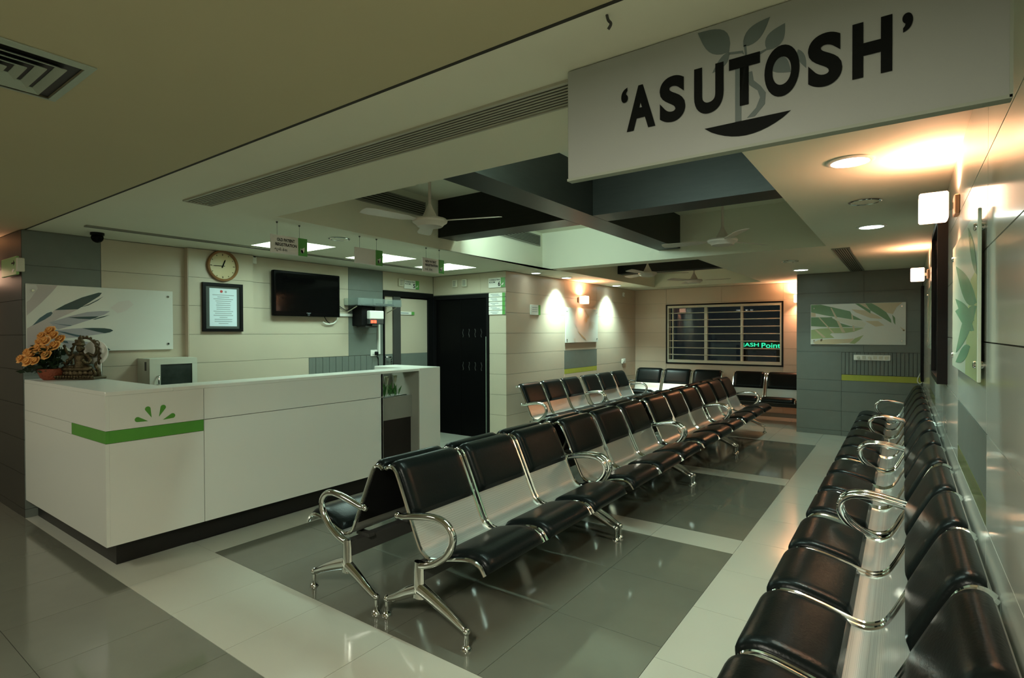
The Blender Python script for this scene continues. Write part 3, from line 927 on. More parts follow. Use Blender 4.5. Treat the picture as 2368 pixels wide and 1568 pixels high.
for k, y0 in enumerate((1.957, 3.685, 5.415, 7.145)):
    bench(-2.228, y0 + L3 / 2, 90, 'black three-seat bench facing the right wall, %s of four in the middle row' % NTH[k], 'benches in the middle double row')
    bench(-2.288, y0 - .02 + L3 / 2, -90, 'black three-seat bench facing the counter, %s of four in the middle row' % NTH[k], 'benches in the middle double row')
for k, y0 in enumerate((3.668, 5.388, 7.108)):
    bench(.180, y0 + L3 / 2, -90, 'black three-seat bench along the right wall, %s one beyond the four-seat bench' % ('first', 'second', 'third')[k], 'benches along the right wall')
for k, y0 in enumerate((5.95, 7.67)):
    bench(-4.195, y0 + L3 / 2, 90, 'black three-seat chrome bench against the beige side wall, %s' % ('next to the black door', 'nearer the window corner')[k], 'benches against the side wall')
bench(-4.27 + L3 / 2, 10.20, 0, 'black three-seat chrome bench under the window, left one in the corner', 'benches under the window')
bench(-2.46 + L3 / 2, 10.20, 0, 'black three-seat chrome bench under the window, half hidden by the grey partition', 'benches under the window')
b4, L4 = make_bench(4, 'black four-seat chrome bench along the right wall, closest to the viewer')
b4.location = (.180, 3.60 - L4 / 2, 0)
b4.rotation_euler = (0, 0, R(-90))
b4['group'] = 'benches along the right wall'

# ------------------------------------------------------------------ hanging name board
sb = thing('hanging_signboard', 'large grey ASUTOSH name board with plant emblem hanging from the ceiling', 'sign', (0, 1.574, 0))
sbb = MB().bbox(-.90, .187, 0, .028, 2.003, C - .002, .003).build('board', M_SIGNB, sb)
MB().box(-.901, .188, -.002, .030, 1.998, 2.006).box(.183, .189, -.002, .030, 2.0, C - .002).build('edging', M_SIGNE, sb)
def flat(name, poly, m, parent, y=-.0010, t=.0008):
    return MB().prism(poly, y, y - t).build(name, m, parent)
def leaf(p0, p1, w, curve=0.0, n=9):
    a, c = Vector(p0), Vector(p1)
    d = c - a; nn = Vector((-d.y, d.x)).normalized()
    L, Rr = [], []
    for i in range(n + 1):
        t = i / n
        wid = w * math.sin(math.pi * t ** .8)
        mid = a + d * t + nn * curve * math.sin(math.pi * t)
        L.append(tuple(mid + nn * wid)); Rr.append(tuple(mid - nn * wid))
    return L + Rr[-2:0:-1]
for p0, p1, w, cv in (((-.391, 2.270), (-.476, 2.348), .031, -.006), ((-.354, 2.272), (-.288, 2.330), .021, .002), ((-.295, 2.245), (-.252, 2.302), .022, 0), ((-.292, 2.215), (-.238, 2.172), .020, .004),
                      ((-.391, 2.270), (-.436, 2.224), .012, .004), ((-.222, 2.225), (-.203, 2.172), .008, 0)):
    flat('emblem_leaf', leaf(p0, p1, w, cv), M_TEALG, sbb, y=-.0004)
flat('emblem_stem', [(-.375, 2.24), (-.375, 2.074), (-.359, 2.074), (-.359, 2.24)], M_TEALG, sbb, y=-.0004)
flat('emblem_stem', [(-.345, 2.20), (-.339, 2.165), (-.318, 2.145), (-.312, 2.125), (-.322, 2.10), (-.345, 2.078), (-.325, 2.078), (-.300, 2.105), (-.298, 2.135), (-.310, 2.155), (-.328, 2.175), (-.332, 2.20)], M_TEALG, sbb, y=-.0004)
flat('emblem_stem', [(-.353, 2.275), (-.349, 2.24), (-.344, 2.24), (-.347, 2.275)], M_TEALG, sbb, y=-.0004)
flat('emblem_stem', [(-.392, 2.268), (-.355, 2.262), (-.352, 2.250), (-.358, 2.256), (-.392, 2.262)], M_TEALG, sbb, y=-.0004)
flat('emblem_stem', [(-.340, 2.225), (-.318, 2.245), (-.295, 2.250), (-.296, 2.245), (-.315, 2.238), (-.335, 2.218)], M_TEALG, sbb, y=-.0004)
bowl = [(-.457, 2.073), (-.238, 2.073)]
for k in range(1, 12):
    t = k / 12
    bowl.append((-.238 - .219 * t, 2.073 - .041 * math.sin(math.pi * t) ** .8))
flat('emblem_bowl', bowl, M_INK, sbb, y=-.0014)
for ch, x0_, x1_ in (('A', -.691, -.600), ('S', -.587, -.511), ('U', -.486, -.405), ('T', -.391, -.312), ('O', -.301, -.218), ('S', -.199, -.124), ('H', -.103, -.023)):
    glyphs(ch, x0_, x1_, 2.114, 2.247, -.0018, M_INK, sbb, 'letter', bold=.045)
glyphs('\u2018', -.709, -.687, 2.205, 2.250, -.0018, M_INK, sbb, 'letter', bold=.03)
glyphs('\u2019', -.004, .016, 2.196, 2.240, -.0018, M_INK, sbb, 'letter', bold=.03)
bh = MB().tube(smooth_path([(0, 0, 0), (.004, 0, -.015), (.012, 0, -.028), (.004, 0, -.040)]), .004).build('ceiling_hook', M_STEELD, None, True)
bh.location = (-.655, 1.36, C)
tag(bh, 'small dark hook fixed to the ceiling near the shadow gap', 'hook')

# ------------------------------------------------------------------ ceiling lamps
def downlight(x, y, label, power, lit=True, spot=R(95), r=.085):
    t = thing('downlight', label, 'lamp', (x, y, C), 0, 'round ceiling downlights')
    MB().lathe([(r, -.001), (r + .022, -.001), (r + .022, -.006), (r + .008, -.012), (r, -.010), (r, -.001)], 28, caps=False).build('trim_ring', M_WPAINT, t, True)
    MB().lathe([(0.001, -.008), (r, -.008), (r, -.003), (0.001, -.003)], 28).build('lens', M_EMCOOL if lit else M_RECESS, t, True)
    if lit:
        light('SPOT', 'downlight_beam', t, (0, 0, -.03), power, COOL, spot_size=spot, spot_blend=.85, shadow_soft_size=.08)
    return t
downlight(-.22, 3.232, 'bright round downlight near the name board above the right seats', 27)
downlight(-.213, 5.33, 'bright round downlight in the middle of the right ceiling strip', 27)
downlight(-1.149, 8.45, 'bright round downlight in front of the grey partition', 26)
downlight(-4.26, 7.40, 'bright round downlight left of the warm lamp on the side wall', 105, spot=R(110), r=.07)
downlight(-4.25, 9.20, 'bright round downlight nearest the window corner', 105, spot=R(110), r=.07)
downlight(-4.27, 6.55, 'faint round downlight beside the room 6 corner', 2.0, r=.06)
def flush_ring(x, y, label):
    t = thing('ceiling_speaker', label, 'speaker', (x, y, C), 0, 'flush round ceiling speakers')
    MB().lathe([(.085, 0), (.095, -.004), (.088, -.008), (.080, -.004), (.080, 0)], 26, caps=False).build('rim', M_CHROME, t, True)
    MB().lathe([(.001, -.002), (.080, -.003), (.080, 0), (.001, 0)], 26).build('cover', M_CEIL, t, True)
flush_ring(-.208, 4.297, 'flush round ceiling speaker between the two right downlights')
flush_ring(-1.119, 7.366, 'flush round ceiling speaker near the far ceiling vent')
flush_ring(-4.156, 3.12, 'flush round ceiling speaker behind the old patient sign')
for k, p in enumerate(PANELS):
    nm = ('nearest the old patient sign', 'behind the middle hanging sign', 'behind the new patient sign')[k]
    t = thing('ceiling_light_panel', 'square recessed white ceiling light over the counter, ' + nm, 'lamp', ((p[0] + p[1]) / 2, (p[2] + p[3]) / 2, C + .10), 0, 'square light panels over the counter')
    hw, hd = (p[1] - p[0]) / 2 - .004, (p[3] - p[2]) / 2 - .004
    MB().box(-hw, hw, -hd, hd, -.018, -.004).build('diffuser', M_EMPANEL, t)
    light('AREA', 'panel_light', t, (0, 0, -.03), 6.5, COOL, shape='RECTANGLE', size=hw * 1.9, size_y=hd * 1.9)
# added fill light panels, out of view in the corridor around the camera
for k, (x, y, pw) in enumerate(((-.75, -.45, 38), (-4.9, -.75, 10), (-7.6, -.3, 4))):
    t = thing('corridor_fill_panel', 'added unseen fill light panel on the corridor ceiling, %s' % ('behind the viewer', 'left of the viewer', 'at the far corridor end')[k], 'lamp', (x, y, C), 0, 'added corridor fill panels')
    MB().box(-.30, .30, -.30, .30, -.012, -.002).build('diffuser', M_EMPANEL, t)
    rect_frame(-.32, .32, -.32, .32, .02, -.014, 0).build('frame', M_WPAINT, t)
    t.children[1].rotation_euler = (R(90), 0, 0)
    light('AREA', 'panel_light', t, (0, 0, -.03), pw, FILL, shape='RECTANGLE', size=.58, size_y=.58)
# tube light behind the dark beam, hidden from the entrance
tl = thing('tube_light', 'tube light fixed behind the dark ceiling beam', 'lamp', (-3.05, 4.40, 2.58))
MB().box(-.55, .55, -.034, .0, -.03, .03).build('batten', M_WPAINT, tl)
MB().tube([(-.53, .03, 0), (.53, .03, 0)], .014, 10).build('tube', M_EMCOOL, tl, True)
light('AREA', 'tube_glow', tl, (0, .06, 0), 6.5, COOL, rot=(R(90), 0, 0), shape='RECTANGLE', size=1.05, size_y=.05)

tl2 = thing('tube_light', 'tube light on the front side of the ceiling tray above the name board', 'lamp', (-1.45, TRAY1[2] + .004, 2.66))
MB().box(-.60, .60, 0, .034, -.03, .03).build('batten', M_WPAINT, tl2)
MB().tube([(-.58, .048, 0), (.58, .048, 0)], .014, 10).build('tube', M_EMCOOL, tl2, True)
light('AREA', 'tube_glow', tl2, (0, .07, 0), 16, COOL, rot=(R(28), 0, 0), shape='RECTANGLE', size=1.15, size_y=.05)

# ------------------------------------------------------------------ wall sconces
def sconce(loc, rot, label, power=5.0, w=.13):
    t = thing('wall_sconce', label, 'lamp', loc, rot, 'warm glass wall sconces')
    MB().bbox(-.06, .06, -.022, 0, -.045, .045, .004).build('back_plate', mat('sconce_bronze', (.20, .13, .08), .35, metal=.6, var=.1), t)
    MB().box(-.015, .015, -.045, -.02, -.015, .015).build('arm', M_CHROME, t)
    MB().bbox(-w / 2, w / 2, -.155, -.042, -.065, .065, .006).build('glass_shade', M_EMWARM, t)
    light('AREA', 'up_glow', t, (0, -.09, .075), power, WARM, rot=(R(180), 0, 0), shape='RECTANGLE', size=w * .9, size_y=.10, spread=R(165))
    light('AREA', 'down_glow', t, (0, -.09, -.075), power * .25, WARM, shape='RECTANGLE', size=w * .9, size_y=.10, spread=R(115))
    return t
sconce((XR, 3.36, 2.10), -90, 'large glowing glass wall lamp on the right wall under the name board', 4.6)
sconce((XR, 6.95, 2.08), -90, 'glowing glass wall lamp farther down the right wall beyond the black frame', 2.4)
sconce((XS, 8.16, 2.05), 90, 'glowing glass wall lamp above the small flower art on the side wall', 4.0)
sconce((-1.455, YB, 2.07), 0, 'glowing glass wall lamp right of the window, half hidden by the grey partition', 9.0)
sconce((-6.75, 1.29, 2.02), 0, 'glowing wall lamp in the corridor beyond the exit sign', 1.2)

# ------------------------------------------------------------------ grilles and vents
def grille(label, loc, rot, L, W, n, slat_m, name='air_grille', cat='vent', back=M_GROOVE, vertical=False, group=None):
    """local x along the slats, local y across, facing down (or local -y when vertical)"""
    t = thing(name, label, cat, loc, rot, group)
    def bx(x0, x1, a0, a1, d0, d1):
        return MB().box(x0, x1, a0, a1, -d1, -d0) if not vertical else MB().box(x0, x1, -d1, -d0, a0, a1)
    bx(-L / 2, L / 2, -W / 2, W / 2, 0, .003).build('backing', back, t)
    f = MB()
    for (x0, x1, a0, a1) in ((-L / 2 - .008, L / 2 + .008, -W / 2 - .010, -W / 2), (-L / 2 - .008, L / 2 + .008, W / 2, W / 2 + .010), (-L / 2 - .008, -L / 2, -W / 2, W / 2), (L / 2, L / 2 + .008, -W / 2, W / 2)):
        q = bx(x0, x1, a0, a1, 0, .010)
        f.add(q.v, q.f)
    f.build('frame', slat_m, t)
    p = W / n
    me = bx(-L / 2, L / 2, -p * .20, p * .20, .003, .006).mesh('slat')
    me.materials.append(slat_m)
    for k in range(n):
        a = -W / 2 + (k + .5) * p
        link('slat', me, t, (0, a, 0) if not vertical else (0, 0, a))
    return t
M_SLAT = mat('grille_slat', (.42, .41, .32), .5, var=.03)
M_SLATD = mat('grille_slat_dark', (.24, .24, .19), .5, var=.03)
grille('long linear air grille across the ceiling left of the name board', (-2.20, 1.715, C), 0, 3.10, .165, 8, M_SLAT)
grille('narrow slot grille along the ceiling edge above the television wall', (-5.24, 3.48, C), 90, 3.85, .05, 2, M_SLATD)
grille('dark linear grille on the tray side behind the nearest fan', (-3.785, 3.42, 2.705), 92.5, .86, .125, 6, M_SLATD, vertical=True)
grille('dark linear grille on the brightly lit tray side', (-3.945, 5.71, 2.735), 93.5, .96, .125, 7, M_SLATD, vertical=True)
grille('short linear air grille in the ceiling strip before the grey partition', (-.525, 7.84, C), 90, 2.62, .145, 7, M_SLATD)
# four-way ceiling diffuser in the corridor
df = thing('ceiling_diffuser', 'square four-way air diffuser in the corridor ceiling', 'vent', (-2.33, .45, C))
MB().box(-.185, .185, -.185, .185, -.002, 0).build('backing', M_BLACK, df)
M_DIFF = mat('diffuser_grey', (.36, .42, .34), .45, var=.05)
for k, h in enumerate((.212, .150, .110, .070, .030)):
    bb = MB()
    w = .026 if k == 0 else .022
    o, i = h, h - w
    zo, zi = (-.004, -.010) if k == 0 else (-.016, -.004)
    vs = [(-o, -o, zo), (o, -o, zo), (o, o, zo), (-o, o, zo), (-i, -i, zi), (i, -i, zi), (i, i, zi), (-i, i, zi)]
    vs += [(x, y, z + .003) for x, y, z in vs]
    fs = []
    for j in range(4):
        q = (j + 1) % 4
        fs += [(j, q, q + 4, j + 4), (j + 8, j + 12, q + 12, q + 8), (j, j + 8, q + 8, q), (j + 4, q + 4, q + 12, j + 12)]
    bb.add(vs, fs).build('frame' if k == 0 else 'vane', M_DIFF, df)

# ------------------------------------------------------------------ ceiling fans
def make_fan(rod):
    t = thing('ceiling_fan', '', 'fan', (0, 0, SLAB), 0, 'cream ceiling fans')
    MB().lathe([(.055, 0), (.055, -.02), (.035, -.06), (.014, -.075)], 18).build('canopy', M_FANW, t, True)
    MB().tube([(0, 0, -.05), (0, 0, -rod)], .012, 10).build('down_rod', M_FANW, t, True)
    MB().lathe([(.014, -rod + .10), (.020, -rod + .08), (.050, -rod + .02), (.060, -rod), (.050, -rod - .004)], 18).build('lower_canopy', M_FANW, t, True)
    MB().lathe([(.05, -rod), (.125, -rod - .012), (.135, -rod - .025), (.130, -rod - .040), (.110, -rod - .052), (.095, -rod - .070), (.02, -rod - .078)], 24).build('motor', M_FANW, t, True)
    for k in range(3):
        a = k * 2 * math.pi / 3
        bl = MB()
        pts = [(.10, -.022), (.16, -.030), (.22, -.052), (.50, -.062), (.56, -.050), (.57, 0.0), (.56, .045), (.50, .055), (.22, .045), (.16, .028), (.10, .022)]
        vs = []
        for z in (0, .003):
            for x, y in pts:
                zz = -rod - .030 + y * .18 * min(1, x / .25) + z
                vs.append((x * math.cos(a) - y * math.sin(a), x * math.sin(a) + y * math.cos(a), zz))
        n = len(pts)
        fs = [tuple(range(n)), tuple(range(2 * n - 1, n - 1, -1))] + [(i, i + n, (i + 1) % n + n, (i + 1) % n) for i in range(n)]
        bl.add(vs, fs).build('blade', M_FANW, t)
    return t
def put_fan(f, x, y, rz, label):
    f.location = (x, y, SLAB); f.rotation_euler = (0, 0, R(rz)); f['label'] = label
f1 = make_fan(.47)
f2 = copy_tree(f1); f3 = copy_tree(f1); f4 = copy_tree(f1)
put_fan(f1, -2.93, 3.02, 20, 'cream ceiling fan nearest the counter, hanging in the front tray')
put_fan(f2, -1.37, 5.28, 62, 'cream ceiling fan in the right rear cell of the front tray')
put_fan(f3, -3.0, 7.55, 25, 'cream ceiling fan in front of the dark beam of the rear tray')
put_fan(f4, -2.80, 9.05, 5, 'cream ceiling fan in the rear tray closest to the window')

# ------------------------------------------------------------------ hanging registration signs
M_PINKW = mat('sign_white', (.80, .76, .72), .35, var=.02)
def reg_sign(yc, label, lines, guj, loc_x=-3.89):
    t = thing('hanging_sign', label, 'sign', (loc_x, yc, 2.187), 90, 'small hanging signs over the counter')
    MB().bbox(-.155, .155, 0, .012, -.070, .070, .002).build('board', M_PINKW, t)
    MB().box(.075, .155, -.0016, -.0002, -.070, .070).build('green_panel', M_SGREEN, t)
    MB().prism(leaf((.10, -.05), (.13, .0), .014), -.0030, -.0018).build('flower_logo', M_PINKW, t)
    MB().prism(leaf((.115, -.05), (.095, -.01), .009), -.0030, -.0018).build('flower_logo', M_PINKW, t)
    for s in (-.10, .09):
        MB().tube([(s, .006, .07), (s, .006, C - 2.187)], .0012, 6).build('wire', M_STEELD, t)
        MB().lathe([(.008, C - 2.187 - .001), (.007, C - 2.187 - .010), (.002, C - 2.187 - .014)], 8, (s, .006, 0)).build('hook', M_STEELD, t)
    z = .048
    for ln, x0_, x1_ in lines:
        glyphs(ln, x0_, x1_, z - .024, z, -.0008, M_INK, t, bold=.03)
        z -= .036
    if guj:
        glyphs(guj, -.125, -.02, -.055, -.025, -.0008, M_INK, t, bold=.01)
    return t
reg_sign(2.455, 'hanging white and green old patient registration sign', [('OLD PATIENT', -.105, .045), ('REGISTRATION', -.118, .062)], '\u0a9c\u0ac1\u0aa8\u0acb \u0a95\u0ac7\u0ab8')
reg_sign(3.235, 'hanging white and green sign in the middle without readable text', [], None)
reg_sign(4.06, 'hanging white and green new patient registration sign', [('NEW PATIENT', -.118, .040), ('REGISTRATION', -.118, .062)], '\u0aa8\u0ab5\u0acb \u0a95\u0ac7\u0ab8')

# ------------------------------------------------------------------ room number signs and plates
def plate(loc, rot, w, h, label, name='door_sign', green=.25):
    t = thing(name, label, 'sign', loc, rot)
    MB().bbox(-w / 2, w / 2, -.018, 0, -h / 2, h / 2, .003).build('board', M_WPAINT, t)
    MB().box(w / 2 - w * green, w / 2, -.0195, -.018, -h / 2, h / 2).build('green_panel', M_SGREEN, t)
    return t
def room_sign(loc, rot, w, h, num, label):
    t = plate(loc, rot, w, h, label)
    glyphs('CONSULTING', -w * .45, w * .20, h * .22, h * .38, -.018, M_INK, t, bold=.02)
    glyphs('ROOM', -w * .45, -w * .10, h * -.02, h * .14, -.018, M_INK, t, bold=.02)
    glyphs(num, w * .08, w * .22, -h * .38, h * .12, -.018, M_INK, t, bold=.03)
    MB().prism(leaf((w * .30, -h * .30), (w * .42, -h * .02), h * .07), -.0210, -.0196).build('flower_logo', M_WPAINT, t)
room_sign((XT, 5.61, 2.205), 90, .29, .125, '5', 'white and green consulting room 5 sign above the beige door')
room_sign((-4.597, YD, 2.20), 0, .29, .135, '6', 'white and green consulting room 6 sign above the name plates')
for k in range(5):
    t = plate((-4.596, YD, 2.030 - k * .0615), 0, .287, .056, 'white name plate under the room 6 sign, %s from the top' % ('first', 'second', 'third', 'fourth', 'fifth')[k], 'name_plate', .17)
    t['group'] = 'doctor name plates'
    for q, (x0_, x1_) in enumerate(((-.11, .03 - .03 * (k % 2)), (-.08, .05 - .04 * (k % 3)))):
        MB().box(x0_, x1_, -.0188, -.0179, .004 - q * .018, .012 - q * .018).build('print_line', M_GREYP, t)
t = plate((XT - 0.02, 5.53, 1.79), 90, .29, .045, 'narrow white name plate on the door of room 5', 'name_plate', .2)
MB().box(-.12, .03, -.0188, -.0179, -.006, .008).build('print_line', M_GREYP, t)
t = plate((XS, 6.79, 1.84), 90, .26, .15, 'small white and green curved sign on the side wall', 'wall_sign', .22)
for q in range(3):
    MB().box(-.09, .05, -.0188, -.0179, .03 - q * .03, .038 - q * .03).build('print_line', M_GREYP, t)
# exit sign at the far left
ex = thing('exit_sign', 'green direction sign with black arrow on the corridor wall', 'sign', (-6.02, 1.27, 2.06))
MB().bbox(-.22, .22, -.02, 0, -.075, .075, .003).build('board', mat('exit_green', (.28, .50, .18), .4, var=.03), ex)
MB().prism([(.09, .028), (.15, .028), (.15, .045), (.185, .022), (.15, .0), (.15, .016), (.09, .016)], -.0215, -.0202).build('arrow', M_INK, ex)
MB().prism(leaf((.10, -.045), (.18, -.03), .012), -.0215, -.0202).build('hand_symbol', M_WPAINT, ex)
MB().box(.22, .28, -.012, -.004, -.010, .012).build('bracket', M_STEELD, ex)
MB().bbox(.255, .29, -.03, 0.02, -.055, .055, .005).build('mount', M_CREAM, ex)

# small white louvre boxes and sensors
def louvre(loc, rot, label):
    t = thing('louvre_box', label, 'speaker', loc, rot, 'small white wall louvres')
    MB().bbox(-.045, .045, -.03, 0, -.055, .055, .004).build('body', M_CREAM, t)
    for k in range(4):
        MB().box(-.026, .026, -.033, -.029, -.036 + k * .020, -.028 + k * .020).build('slot', M_GREYT, t)
louvre((XT, 5.395, 2.225), 90, 'small cream louvre box left of the room 5 sign')
louvre((-5.37, YD, 2.23), 0, 'small cream louvre box above the black door, left one')
louvre((-5.185, YD, 2.23), 0, 'small cream louvre box above the black door, right one')
t = thing('wall_sensor', 'small white sensor box beside the clock', 'sensor', (XT, 3.235, 2.31), 90)
MB().bbox(-.025, .025, -.035, 0, -.04, .04, .006).build('body', M_WPAINT, t); MB().box(-.012, .012, -.037, -.034, .03, .04).build('cap', M_STEELD, t)
t = thing('wall_sensor', 'small white sensor box high on the side wall near the window', 'sensor', (XS, 9.93, 2.24), 90)
MB().bbox(-.03, .03, -.03, 0, -.04, .04, .006).build('body', M_WPAINT, t); MB().box(-.012, .012, -.032, -.029, -.02, .0).build('lens', M_GREYP, t)
t = thing('security_camera', 'black security camera on the ceiling above the grey wall strip', 'camera', (-5.55, 1.72, C))
MB().lathe([(.05, 0), (.05, -.02), (.03, -.03)], 16).build('mount', M_BLACKF, t, True)
MB().ball((0, 0, -.04), .045, 14, 8).build('dome', M_BLACKG, t, True)
MB().lathe([(.010, 0), (.010, -.012), (.004, -.014)], 10, (.02, -.030, -.045), axis='x').build('lens', M_CHROME, t, True)

# ------------------------------------------------------------------ switches and sockets
def socket(loc, rot, w, h, label, plug=False):
    t = thing('wall_socket', label, 'socket', loc, rot)
    pt = MB().bbox(-w / 2, w / 2, -.014, 0, -h / 2, h / 2, .004).build('plate', M_WPAINT, t)
    MB().bbox(-w * .30, w * .05, -.020, -.013, -h * .22, h * .22, .003).build('rocker', M_WPAINT, pt)
    if plug:
        MB().bbox(.0, .040, -.06, -.014, -.03, .02, .008).build('plug', M_BLACKF, t, True)
        MB().tube(smooth_path([(.02, -.05, -.02), (.022, -.045, -.05), (.05, -.03, -.075), (.075, -.01, -.07), (.078, -.012, -.25)]), .005, 6).build('cord', M_BLACKF, t, True)
    else:
        MB().lathe([(.004, -.016), (.005, -.013)], 8, (w * .25, 0, 0), axis='y').build('pin_hole', M_STEELD, t)
    return t
socket((XT, 4.91, 1.235), 90, .11, .085, 'white socket with a black plug on the grey wall strip', True)
socket((XS, 9.95, .94), 90, .16, .09, 'white socket on the side wall near the window corner')
t = thing('switch_board', 'long white switch board on the grey partition under the art panel', 'switch', (-.355, YP, 1.135))
MB().bbox(-.215, .215, -.018, 0, -.038, .038, .004).build('plate', M_WPAINT, t)
for k in range(6):
    x = -.16 + k * .066
    if k in (0, 2):
        MB().lathe([(.018, -.034), (.019, -.018)], 14, (x, 0, 0), axis='y').build('regulator_knob', M_CREAM, t, True)
    else:
        MB().bbox(x - .022, x + .022, -.022, -.017, -.022, .022, .003).build('rocker', M_CREAM, t)
# stray white cable in the corner
cbl = MB().tube(smooth_path([(XR - .012, YP - .10, 1.02), (XR - .02, YP - .09, .96), (XR - .05, YP - .06, .88), (XR - .055, YP - .05, .83), (XR - .03, YP - .06, .80), (XR - .012, YP - .08, .82)]), .006, 6).build('loose_cable', M_WPAINT, None, True)
tag(cbl, 'loose white cable hanging in the corner of the grey partition', 'cable')
t = thing('corner_board', 'black edged narrow board standing on the right wall by the partition', 'board', (XR, 8.78, .86), -90)
MB().bbox(-.12, .12, -.03, 0, 0, 1.22, .004).build('frame', M_BLACKF, t)
MB().box(-.10, .10, -.032, -.029, .03, 1.19).build('panel', M_BLACKG, t)

# ------------------------------------------------------------------ clock, certificate, television
ck = thing('wall_clock', 'round brass-coloured wall clock above the framed certificate', 'clock', (XT + .068, 2.865, 2.205), 90)
MB().lathe([(.135, 0), (.160, 0), (.163, -.015), (.158, -.032), (.146, -.038), (.136, -.030), (.135, -.014)], 40, axis='y', caps=False).build('rim', M_CLOCKR, ck, True)
MB().lathe([(.001, -.010), (.140, -.010), (.140, 0), (.001, 0)], 40, axis='y').build('dial', M_CLOCKF, ck)
for k in range(12):
    a = k * math.pi / 6
    l = .018 if k % 3 == 0 else .010
    p = [(math.sin(a) * .125 + math.cos(a) * s, math.cos(a) * .125 - math.sin(a) * s) for s in (-.003, .003)]
    p2 = [(math.sin(a) * (.125 - l) + math.cos(a) * s, math.cos(a) * (.125 - l) - math.sin(a) * s) for s in (.003, -.003)]
    MB().prism(p + p2, -.0125, -.0105).build('hour_mark', M_INK, ck)
def hand(ang, L, w, y, nm):
    a = R(ang); d = Vector((math.sin(a), math.cos(a))); n = Vector((d.y, -d.x))
    MB().prism([tuple(-d * .02 + n * w), tuple(d * L * .8 + n * w), tuple(d * L), tuple(d * L * .8 - n * w), tuple(-d * .02 - n * w)], y - .002, y).build(nm, M_INK, ck)
hand(22, .075, .006, -.013, 'hour_hand'); hand(268, .105, .003, -.016, 'minute_hand')
cf = thing('framed_certificate', 'pale blue certificate in a black frame under the clock', 'picture', (XT + .068, 2.862, 1.775), 90)
rect_frame(-.205, .205, -.25, .25, .030, -.030, 0).build('frame', M_BLACKF, cf)
MB().box(-.175, .175, -.012, -.004, -.22, .22).build('mat_board', mat('mat_dark', (.07, .085, .075), .3, var=.05), cf)
MB().box(-.135, .145, -.014, -.0121, -.195, .195).build('sheet', M_PAPER, cf)
MB().lathe([(.014, -.0155), (.014, -.0141)], 14, (-.015, 0, .165), axis='y').build('red_seal', M_RED, cf)
MB().lathe([(.011, -.0155), (.011, -.0141)], 14, (.03, 0, .163), axis='y').build('grey_seal', M_GREYP, cf)
for k in range(15):
    w = (.11, .06, .10, .08, .07, .075, .07, .07, .10, .085, .10, .04, .09, .09, .05)[k]
    MB().box(-w + .005, w + .005, -.0152, -.0141, .125 - k * .021, .131 - k * .021).build('print_line', M_GREYP, cf)
tv = thing('television', 'black flat television on the wall behind the counter', 'television', (XT, 3.86, 1.962), 90)
MB().bbox(-.445, .445, -.095, -.045, -.258, .258, .008).build('casing', M_BLACKG, tv)
MB().box(-.415, .415, -.0965, -.0952, -.205, .232).build('screen', mat('tv_screen', (.003, .003, .003), .06, spec=.12, var=.05), tv)
MB().box(-.10, .10, -.046, -.002, -.10, .10).build('wall_bracket', M_STEELD, tv)
MB().box(-.028, .028, -.0968, -.0952, -.222, -.216).build('brand_mark', M_GREYP, tv)
MB().tube([(.012 * math.cos(k * .6), -.097, -.238 + .010 * math.sin(k * .6)) for k in range(10)], .0018, 5, closed=True).build('power_ring', M_GREYP, tv)
MB().tube(smooth_path([(.42, -.05, -.20), (.455, -.04, -.16), (.455, -.03, -.26), (.40, -.03, -.33), (.30, -.03, -.345), (.24, -.03, -.32)]), .008, 6).build('white_cable', M_WPAINT, tv, True)
MB().tube(smooth_path([(.25, -.04, -.25), (.30, -.03, -.31), (.35, -.02, -.335)]), .005, 6).build('black_cable', M_BLACKF, tv, True)
MB().tube(smooth_path([(.44, -.04, -.09), (.50, -.02, -.12), (.58, -.02, -.16), (.63, -.02, -.155), (.68, -.03, -.13)]), .005, 6).build('black_cable', M_BLACKF, tv, True)

# shelf with set-top box, stabiliser and trunking
sh = thing('acrylic_shelf', 'clear acrylic wall shelf right of the television', 'shelf', (XT, 4.80, 1.855), 90)
MB().box(-.36, .36, -.27, 0, 0, .008).build('base', M_ACRYL, sh)
MB().box(-.36, .36, -.274, -.268, .008, .095).build('front_lip', M_ACRYL, sh)
for a_, c_, d_ in ((-.366, -.36, -.274), (.36, .366, -.274), (-.12, -.114, -.267)):
    MB().box(a_, c_, d_, 0, .009, .095).build('divider', M_ACRYL, sh)
for s in (-.32, .335):
    MB().tube([(s, -.02, -.075), (s, -.20, -.008)], .007, 6).build('bracket', M_CREAM, sh)
sx = thing('set_top_box', 'slim silver and black set-top box on the acrylic shelf', 'electronics', (XT + .14, 4.90, 1.864), 90)
MB().bbox(-.17, .17, -.10, .10, 0, .028, .004).build('body', mat('silver_plastic', (.50, .54, .52), .35, var=.03), sx)
MB().box(-.16, .16, -.103, -.099, .014, .026).build('front_window', M_BLACKF, sx)
sz = thing('voltage_stabiliser', 'white and black voltage stabiliser with red digits under the shelf', 'electronics', (XT, 4.75, 1.60), 90)
MB().bbox(-.19, -.02, -.20, 0, .0, .24, .006).box(-.12, .09, -.12, 0, .17, .25).build('bracket_body', M_BLACKF, sz)
MB().bbox(-.11, .12, -.26, -.02, .085, .195, .008).build('casing', M_WPAINT, sz)
MB().bbox(-.11, .12, -.255, -.03, .02, .085, .006).build('panel', M_STEELD, sz)
MB().box(-.095, -.055, -.258, -.2545, .035, .070).box(-.045, -.005, -.258, -.2545, .035, .070).build('red_digits', M_EMRED, sz)
MB().box(-.13, .06, -.20, -.02, -.02, .0).build('foot_plate', M_STEELD, sz)
tk = thing('cable_trunking', 'white plastic cable trunking on the wall beside the television', 'trunking', (XT, 4.70, 1.2), 90)
MB().box(-.40, -.15, -.022, 0, .52, .555).build('horizontal_run', M_WPAINT, tk)
